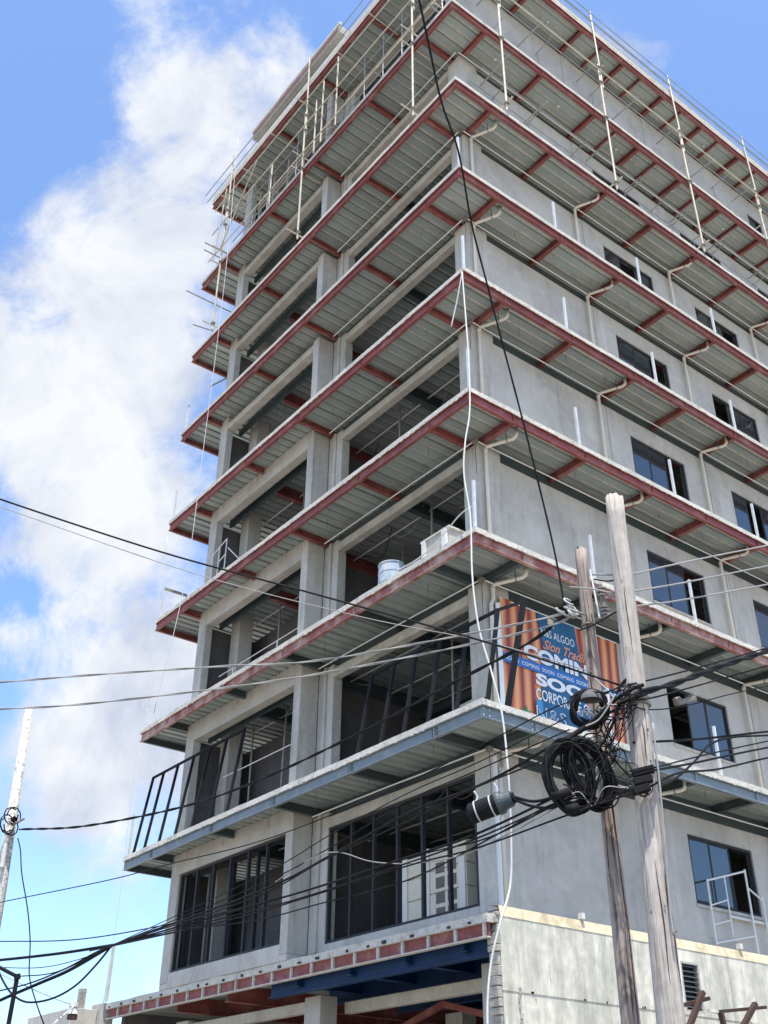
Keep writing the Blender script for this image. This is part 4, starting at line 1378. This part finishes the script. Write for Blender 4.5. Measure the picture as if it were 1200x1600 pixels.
cable('drop wire hanging from the far concrete pole', [(-4.592, 9.999, 7.809), (-4.560, 9.777, 7.497), (-4.586, 9.363, 6.950), (-4.495, 8.907, 6.188), (-4.483, 8.477, 5.520), (-4.527, 8.067, 4.828), (-4.486, 7.625, 4.343), (-4.386, 7.157, 3.831)], 0.013, group=G)
cable('thin rope hanging from the top scaffolding on the left', [(-2.216, 8.398, 31.182), (-2.102, 8.344, 24.856), (-2.080, 8.444, 18.464), (-2.039, 8.646, 14.494), (-2.322, 8.887, 10.888)], 0.009, 'rope', cat='rope')
cable('long thin rope hanging beside the balcony ends at the left', [(-1.801, 10.627, 16.779), (-1.851, 10.540, 13.363), (-1.921, 10.461, 10.062), (-1.859, 10.434, 7.339), (-1.904, 10.454, 4.707)], 0.008, 'rope', cat='rope')
for lab, pts in (('uppermost pale conductor from the thick pole to the right edge', [(-3.789, -6.047, 7.721), (-3.590, -6.452, 7.623), (-2.860, -6.427, 7.990), (-1.674, -6.392, 8.580), (-0.298, -6.347, 9.256), (0.838, -6.339, 9.828)]),
                 ('middle pale conductor from the thick pole to the right edge', [(-3.762, -6.078, 7.375), (-3.606, -6.431, 7.391), (-2.628, -6.408, 7.836), (-1.487, -6.314, 8.391), (-0.326, -6.298, 8.936), (0.806, -6.277, 9.470)]),
                 ('lowest pale conductor from the thick pole to the right edge', [(-3.801, -6.032, 7.132), (-3.620, -6.414, 7.195), (-2.690, -6.320, 7.605), (-1.509, -6.280, 8.132), (-0.351, -6.255, 8.652), (0.777, -6.224, 9.159)])):
    cable(lab, pts, 0.011, 'greycable', group=G)
AN = (-4.011, -6.484, 5.973)
cable('thick twisted bundle leaving the thick pole to the right edge', [(-4.058, -6.427, 5.908), (-3.845, -6.613, 6.033), (-3.134, -6.560, 6.356), (-2.055, -6.359, 6.900), (-0.440, -6.106, 7.673), (1.172, -5.902, 8.444)], 0.022, 'black', twist=0.018, group=G)
for i, (lab, pts, r_) in enumerate((
        ('cable just above the thick twisted bundle on the right', [(-3.884, -6.402, 6.179), (-3.817, -6.567, 6.172), (-2.633, -6.401, 6.702), (-0.435, -6.113, 7.719), (0.910, -6.049, 8.332)], 0.010),
        ('cable just below the thick twisted bundle on the right', [AN, (-3.830, -6.632, 5.958), (-2.651, -6.375, 6.481), (-0.459, -6.074, 7.464), (0.884, -6.002, 8.059)], 0.010),
        ('thin cable below the inline splice on the right', [AN, (-3.858, -6.596, 5.848), (-2.894, -6.380, 6.184), (-1.753, -6.271, 6.659), (-0.485, -6.031, 7.179), (0.673, -6.034, 7.598)], 0.007),
        ('straight cable over the second floor window sill', [(-3.945, -6.486, 5.494), (-2.946, -6.309, 5.793), (-1.882, -6.080, 6.140), (-0.541, -5.939, 6.566), (0.605, -5.912, 6.887)], 0.014),
        ('thin cable under the sill cable on the right', [(-4.065, -6.497, 5.160), (-3.846, -6.612, 5.210), (-2.638, -6.394, 5.668), (-0.553, -5.920, 6.439), (0.598, -5.900, 6.816)], 0.009),
        ('curved dark cable rising from the terminal blocks', [(-4.061, -6.581, 4.910), (-3.342, -6.446, 5.220), (-2.703, -6.302, 5.605), (-2.177, -6.180, 5.958), (-1.614, -6.120, 6.190), (-0.546, -5.931, 6.515)], 0.013),
        ('lower dark cable from the terminal blocks to the right edge', [(-3.974, -6.691, 5.135), (-3.049, -6.507, 5.455), (-1.986, -6.283, 5.841), (-0.561, -5.908, 6.356), (0.590, -5.885, 6.727)], 0.013),
        ('lowest dark cable from the terminal blocks to the right edge', [(-4.018, -6.635, 4.957), (-3.297, -6.508, 5.297), (-2.245, -6.259, 5.624), (-0.573, -5.888, 6.223), (0.576, -5.861, 6.587)], 0.012))):
    cable(lab, pts, r_, group=G)
cable('black twisted drop cable hanging down before the corner from overhead', [(-9.152, -9.287, 10.508), (-8.449, -8.571, 11.539), (-7.852, -8.029, 11.876), (-7.239, -7.503, 12.081), (-6.658, -7.085, 12.253), (-6.270, -6.763, 12.348), (-5.793, -6.389, 12.016), (-5.268, -6.063, 11.573), (-4.870, -5.896, 10.805), (-4.535, -5.812, 9.869), (-4.205, -5.725, 8.878), (-4.062, -5.733, 8.098), (-3.983, -5.746, 7.379)], 0.012, 'black', twist=0.009, group=G)
cable('white hose hanging down the near corner of the building', [(-0.112, -0.064, 19.620), (-0.082, -0.091, 18.118), (-0.068, -0.105, 16.985), (-0.083, -0.090, 15.563), (-0.207, -0.043, 14.691), (-0.246, -0.008, 13.884), (-0.177, -0.071, 12.798), (-0.218, -0.102, 11.462), (-0.159, -0.156, 10.369), (-0.016, -0.291, 9.458), (0.095, -0.398, 8.593), (0.131, -0.433, 7.432), (0.189, -0.350, 6.373), (0.147, -0.309, 5.701), (-0.123, -0.327, 5.116), (-0.246, -0.212, 4.544), (-0.308, -0.154, 3.992), (-0.327, -0.137, 3.415)], 0.018, 'white', cat='hose')
cable('short white cord slung from the corner post above the second balcony', [(-0.043, 0.009, 19.719), (-0.083, 0.182, 18.908), (-0.130, 0.360, 18.219)], 0.016, 'rope', cat='cord')
cable('white cord slung from the crate to the corner post', [(-0.400, 2.023, 12.432), (-0.222, 1.495, 12.569), (-0.054, 0.960, 12.909), (-0.034, 0.408, 13.163), (-0.059, 0.024, 13.164)], 0.014, 'rope', cat='cord')
# short link wires between the two timber poles
k_ = 0
for lab, pts in (('short slack wire looped between the two pole tops', [(-3.968, -5.838, 7.585), (-3.877, -6.097, 7.482), (-3.819, -6.325, 7.357), (-3.779, -6.454, 7.366)]),
                 ('short wire crossing behind the insulators', [(-3.816, -6.091, 7.632), (-3.754, -6.245, 7.562), (-3.717, -6.452, 7.529)]),
                 ('short slack wire over the banner edge', [(-3.927, -5.885, 7.011), (-3.881, -6.092, 7.027), (-3.790, -6.361, 7.114), (-3.793, -6.598, 7.099)]),
                 ('wire curling down between the banner and the thick pole', [(-3.847, -5.978, 6.405), (-3.900, -6.225, 6.121), (-3.934, -6.341, 5.893), (-3.987, -6.277, 5.614), (-4.022, -6.235, 5.408)]),
                 ('pale stay wire from the thin pole to the terminal blocks', [(-3.909, -6.060, 5.537), (-3.921, -6.201, 5.370), (-3.992, -6.428, 5.126)]),
                 ('slack wire sagging across the thin pole below its strap', [(-4.440, -5.913, 5.097), (-4.294, -6.074, 4.986), (-4.176, -6.132, 4.916), (-4.090, -6.232, 4.949), (-4.039, -6.450, 4.998)])):
    cable(lab, pts, 0.009, 'black' if k_ % 3 else 'greycable', group='short link wires on the timber poles')
    k_ += 1
# pale tangle of connectors where the services meet the thin pole
tg = empty('connector_cluster', (-3.983, -5.821, 7.307), 'tangle of pale wire connectors where services meet the thin pole', 'wire connectors')
for i in range(9):
    c = Vector((-3.984, -5.820, 7.291))
    r1, r2 = random.uniform(0.05, 0.16), random.uniform(0.03, 0.08)
    ph = random.uniform(0, 6)
    off = Vector((random.uniform(-.08, .08), random.uniform(-.05, .05), random.uniform(-.06, .09)))
    pts = [c + off + Vector((r1 * math.cos(ph + t_ * 0.55), r1 * 0.5 * math.sin(ph + t_ * .5), r2 * math.sin(ph + t_ * 0.55))) for t_ in range(8)]
    MB().tube(pts, 0.010 if i % 2 else 0.014, 6).build('wire_loop', 'greycable' if i % 3 else 'rope', tg, smooth=True)


def coil(label, c, rx, rz, n, spread, thick, m='black', tilt=0.0, seed=1, fan=0.0):
    rnd = random.Random(seed)
    e = empty('cable_coil', c, label, 'cable coil')
    c = Vector(c)
    ux = Vector((0.795, -0.606, 0))      # across the street view, the coil hangs facing the road
    uy = Vector((0.606, 0.795, 0))
    for i in range(n):
        a0 = rnd.uniform(0, 6.28)
        sx = rx * (1 + rnd.uniform(-spread, spread))
        sz = rz * (1 + rnd.uniform(-spread, spread))
        ox, oz, oy = rnd.uniform(-1, 1) * rx * 0.16, rnd.uniform(-1, 1) * rz * 0.12, rnd.uniform(-0.07, 0.07)
        if fan:
            ox += fan * rnd.random() * rx
        tl = tilt + rnd.uniform(-0.12, 0.12)
        pts = []
        N = 34
        for k in range(N + 1):
            a = a0 + 2 * math.pi * k / N
            x, z = sx * math.cos(a), sz * math.sin(a)
            x, z = x * math.cos(tl) - z * math.sin(tl), x * math.sin(tl) + z * math.cos(tl)
            w = 0.02 * math.sin(3 * a + i)
            pts.append(c + ux * (x + ox) + Vector((0, 0, z + oz)) + uy * (oy + w))
        MB().tube(pts, thick * rnd.uniform(0.7, 1.15), 7, cap=False).build('cable_turn', m, e, smooth=True)
    return e


c1 = coil('upper coil of black cable with a grey cap over it, hung on the thin pole', (-4.022, -6.004, 6.004), 0.17, 0.20, 15, 0.10, 0.012, tilt=-0.5, seed=5)
cc_ = MB()
cp = Vector((-4.079, -6.091, 6.051))
ring = []
for j in range(7):
    th = j / 6 * math.pi / 2
    for i in range(18):
        a = 2 * math.pi * i / 18
        ring.append(cp + Vector((0.795, -0.606, 0)) * (0.12 * math.cos(th) * math.cos(a)) + Vector((0.606, 0.795, 0)) * (0.10 * math.cos(th) * math.sin(a)) + Vector((0, 0, 0.12 * math.sin(th))))
cc_.v = [tuple(p) for p in ring]
for j in range(6):
    for i in range(18):
        a, b = j * 18 + i, j * 18 + (i + 1) % 18
        cc_.f.append((a, b, b + 18, a + 18))
cc_.build('coil_cap', 'cap', c1, smooth=True)
cwr = []
rr_ = random.Random(3)
for i in range(14):
    c = Vector((-4.093, -5.999, 5.885))
    ph = rr_.uniform(0, 6)
    pts = [c + Vector((0.795, -0.606, 0)) * (rr_.uniform(.03, .11) * math.cos(ph + t_ * .9)) + Vector((0, 0, rr_.uniform(.03, .10) * math.sin(ph + t_ * .9))) for t_ in range(6)]
    MB().tube(spline(pts, 4), 0.006, 5).build('thin_wire', ('greycable', 'ribbon', 'conduit')[i % 3], c1, smooth=True)
c2 = coil('large lower coil of black cable hung between the timber poles', (-4.363, -5.922, 5.191), 0.22, 0.35, 30, 0.13, 0.012, tilt=0.12, seed=11)
c3 = coil('overlapping right hand coil of black cable against the thin pole', (-4.210, -6.018, 5.233), 0.19, 0.34, 26, 0.14, 0.011, tilt=0.3, seed=21, fan=0.5)
MB().tube([(-4.564, -5.854, 4.947), (-4.428, -5.999, 5.005)], 0.045, 12).build('coil_sleeve', 'black', c2, smooth=True)
MB().tube([(-4.474, -5.949, 4.810), (-4.382, -6.050, 4.831)], 0.05, 12).build('coil_sleeve', 'black', c2, smooth=True)
MB().tube(spline([(-4.365, -5.921, 5.572), (-4.222, -6.004, 5.694), (-4.068, -6.104, 5.802), (-4.011, -6.249, 5.902)], 5), 0.03, 10).build('coil_sleeve', 'black', c1, smooth=True)
for lab, pts, r_ in (('thick black cable rising from the coil to the thick pole', [(-4.224, -6.002, 5.673), (-4.117, -6.200, 5.833), (-4.038, -6.373, 5.966), (-3.964, -6.543, 6.054), (-3.838, -6.621, 6.119)], 0.022),
                     ('black cable curving up beside the thin pole', [(-4.156, -6.155, 5.435), (-4.076, -6.249, 5.601), (-4.041, -6.368, 5.787), (-4.024, -6.469, 5.975)], 0.016),
                     ('black cable from the coil past the banner ribbon', [(-4.340, -5.874, 5.612), (-4.175, -6.057, 5.740), (-4.047, -6.284, 5.919), (-3.935, -6.419, 6.175), (-3.875, -6.494, 6.240)], 0.014),
                     ('pale cable curving with the black ones by the upper coil', [(-4.250, -6.123, 5.703), (-4.159, -6.229, 5.764), (-4.100, -6.329, 5.892), (-4.040, -6.402, 6.029)], 0.010),
                     ('thin tangled cable above the upper coil', [(-4.268, -5.952, 6.077), (-4.151, -6.085, 6.139), (-4.057, -6.271, 6.088), (-3.936, -6.418, 6.160), (-3.811, -6.494, 6.317)], 0.009)):
    cable(lab, pts, r_, 'greycable' if 'pale' in lab else 'black', group='cables tying the coils to the poles')
# splice case
sp = empty('splice_case', (-4.502, -4.858, 5.082), 'black cylindrical cable splice case hanging from the messenger cable', 'splice case')
a, b = Vector((-4.568, -4.593, 5.052)), Vector((-4.400, -4.885, 5.138))
d_ = (b - a).normalized()
MB().tube([a, a + d_ * 0.03, b - d_ * 0.02, b], [0.085, 0.115, 0.115, 0.11], 20).build('splice_barrel', 'black', sp, smooth=False)
for t_ in (0.28, 0.80):
    p = a.lerp(b, t_)
    MB().tube([p, p + d_ * 0.015], 0.121, 20).build('band', 'zinc', sp)
MB().tube([b, b + d_ * 0.03, b + d_ * 0.06], [0.13, 0.13, 0.12], 20).build('collar', 'dark_steel', sp)
MB().tube([b + d_ * 0.06, b + d_ * 0.10, b + d_ * 0.17], [0.105, 0.095, 0.085], 20).build('end_cap', 'dark_steel', sp)
MB().tube([b + d_ * 0.17, b + d_ * 0.20], 0.062, 16).build('end_seal', 'black', sp)
for t_ in (0.2, 0.9):
    p = a.lerp(b, t_)
    MB().tube(spline([p + Vector((0, 0, 0.10)), p + Vector((0.03, -0.02, 0.17)), p + Vector((0, 0, 0.24))], 5), 0.010, 8).build('hook', 'zinc', sp, smooth=True)
for lab, pts in (('black cable from the splice case to the lower coil', [(-4.328, -5.095, 5.145), (-4.391, -5.385, 5.002), (-4.460, -5.745, 4.886), (-4.367, -5.919, 4.976)]),
                 ('second black cable from the splice case to the lower coil', [(-4.327, -5.096, 5.173), (-4.380, -5.396, 5.050), (-4.437, -5.696, 4.995), (-4.399, -5.883, 5.025)])):
    cable(lab, pts, 0.017, group='cables leaving the splice case')
sb = empty('inline_splice', (-2.958, -6.462, 6.203), 'small grey inline splice box hanging before the second floor window', 'splice box')
MB().bar((-3.089, -6.452, 6.151), (-2.724, -6.446, 6.299), 0.07, 0.06).build('splice_body', 'clamp', sb, bevel=0.012)
for x_ in (((-3.094, -6.445, 6.189), (-3.020, -6.462, 6.218)), ((-2.791, -6.437, 6.307), (-2.717, -6.456, 6.336))):
    MB().tube(list(x_), 0.03, 8).build('splice_lug', 'clamp', sb)

# dark street light arm in the lower left corner
ar = empty('lamp_arm', (-6.357, 3.625, 3.329), 'thin dark arm and post poking into the lower left corner', 'street pole')
MB().tube([(-6.360, 3.627, 3.162), (-6.355, 3.625, 4.141)], 0.035, 8).build('post', 'black', ar)
MB().tube([(-6.355, 3.625, 4.141), (-6.544, 3.903, 4.280), (-6.765, 4.188, 4.418)], 0.028, 8).build('arm', 'black', ar)
MB().tube([(-6.348, 3.622, 4.106), (-6.361, 3.627, 4.176)], 0.05, 8).build('joint', 'black', ar)

# low block beyond the podium end
lb = empty('concrete_block_wall', (0.1, 16.6, 0), 'low grey concrete wall with a stub column beyond the left end of the podium', 'wall')
MB().box(-0.12, 0.62, 16.45, 19.5, 0, 5.42).build('wall_block', 'column', lb, bevel=0.01)
MB().box(0.64, 1.0, 16.22, 16.9, 0, 5.58).build('wall_block', 'column', lb, bevel=0.01)
MB().box(0.10, 0.26, 16.5, 16.7, 5.42, 5.92).build('stub_column', 'rubble', lb)
il = empty('wall_lamp', (-5.158, 4.234, 3.820), 'small white fitting on the low wall at the lower left', 'lamp')
c = Vector((-3.998, 7.000, 4.163))
MB().tube([c + Vector((0, 0, -0.14)), c + Vector((0, 0, -0.06))], 0.09, 12).build('lamp_base', 'rust', il)
MB().tube([c + Vector((0, 0, -0.05)), c + Vector((0, 0, 0.06))], [0.10, 0.07], 12).build('lamp_glass', 'white', il)
MB().tube([c + Vector((0, 0, 0.07)), c + Vector((0, 0, 0.14))], 0.09, 12).build('lamp_cap', 'white', il)
cable('pale wire from the wall fitting down to the lower left', [(-3.972, 6.989, 4.272), (-4.368, 6.612, 3.995), (-4.768, 6.233, 3.712)], 0.014, 'rope', group=G)
cable('thin wire reaching the low wall from the upper left', [(-3.969, 6.988, 4.250), (-4.389, 7.158, 4.381), (-4.782, 7.841, 4.656), (-5.207, 8.518, 4.960)], 0.008, 'greycable', group=G)

# rusty brackets at the lower right
def bracket(label, parts):
    e = empty('steel_bracket', (parts[0][0][0], parts[0][0][1], 0), label, 'bracket')
    for a, b, w in parts:
        MB().bar(a, b, w, w * 0.8).build('bracket_arm', 'rust', e)
    return e


bracket('rusty steel bracket under the louvred vent at the lower right', [((4.897, 0.300, 4.356), (5.784, 0.300, 4.562), 0.085), ((5.530, 0.220, 4.643), (4.921, 0.220, 3.926), 0.10)])
bracket('rusty forked steel bracket at the lower right corner', [((5.979, 0.300, 4.346), (7.560, 0.300, 4.553), 0.075), ((7.125, 0.220, 4.578), (6.462, 0.220, 4.001), 0.10), ((5.986, 0.220, 4.328), (6.047, 0.220, 3.973), 0.09)])
MB().bar((5.751, 0.300, 4.350), (5.979, 0.300, 4.346), 0.09, 0.05).build('bracket_tip', 'white', [o for o in col.objects if o.name.startswith('steel_bracket')][-1])

tn = empty('wire_tangle', (-3.987, -6.277, 5.614), 'snarl of thin black wires strung between and around the two timber poles', 'wire tangle')
rt = random.Random(31)
U_, V_ = Vector((0.795, -0.606, 0)), Vector((0.606, 0.795, 0))
for i in range(26):
    q0 = Vector(((-3.967, -6.539, 6.003), (-4.040, -6.608, 5.038), (-3.960, -6.548, 6.111), (-3.969, -6.617, 5.871))[i % 4])
    q1 = Vector(((-4.228, -6.149, 5.014), (-4.230, -5.995, 5.567), (-3.988, -6.120, 5.446), (-4.051, -6.048, 5.845), (-4.060, -6.114, 5.932), (-4.449, -5.903, 4.931))[i % 6])
    s_ = []
    for k in range(6):
        p = q0.lerp(q1, k / 5)
        w = math.sin(math.pi * k / 5)
        p = p + U_ * rt.uniform(-.13, .13) * w + V_ * rt.uniform(-.08, .08) * w + Vector((0, 0, rt.uniform(-.16, .10) * w))
        s_.append(p)
    MB().tube(spline(s_, 5), rt.choice((0.004, 0.006, 0.009)), 5).build('wire', 'greycable' if i % 11 == 5 else 'black', tn, smooth=True)
for i in range(9):
    c_ = Vector(((-3.983, -6.599, 6.016), (-4.054, -6.590, 5.007), (-4.010, -6.095, 5.448))[i % 3])
    ph = rt.uniform(0, 6)
    r1, r2 = rt.uniform(0.05, 0.16), rt.uniform(0.04, 0.14)
    MB().tube(spline([c_ + U_ * (r1 * math.cos(ph + t_ * .8)) + V_ * (0.06 * math.sin(t_ + i)) + Vector((0, 0, r2 * math.sin(ph + t_ * .8))) for t_ in range(7)], 4), 0.006, 5).build('wire', 'black', tn, smooth=True)
for (x, y) in ():
    pass
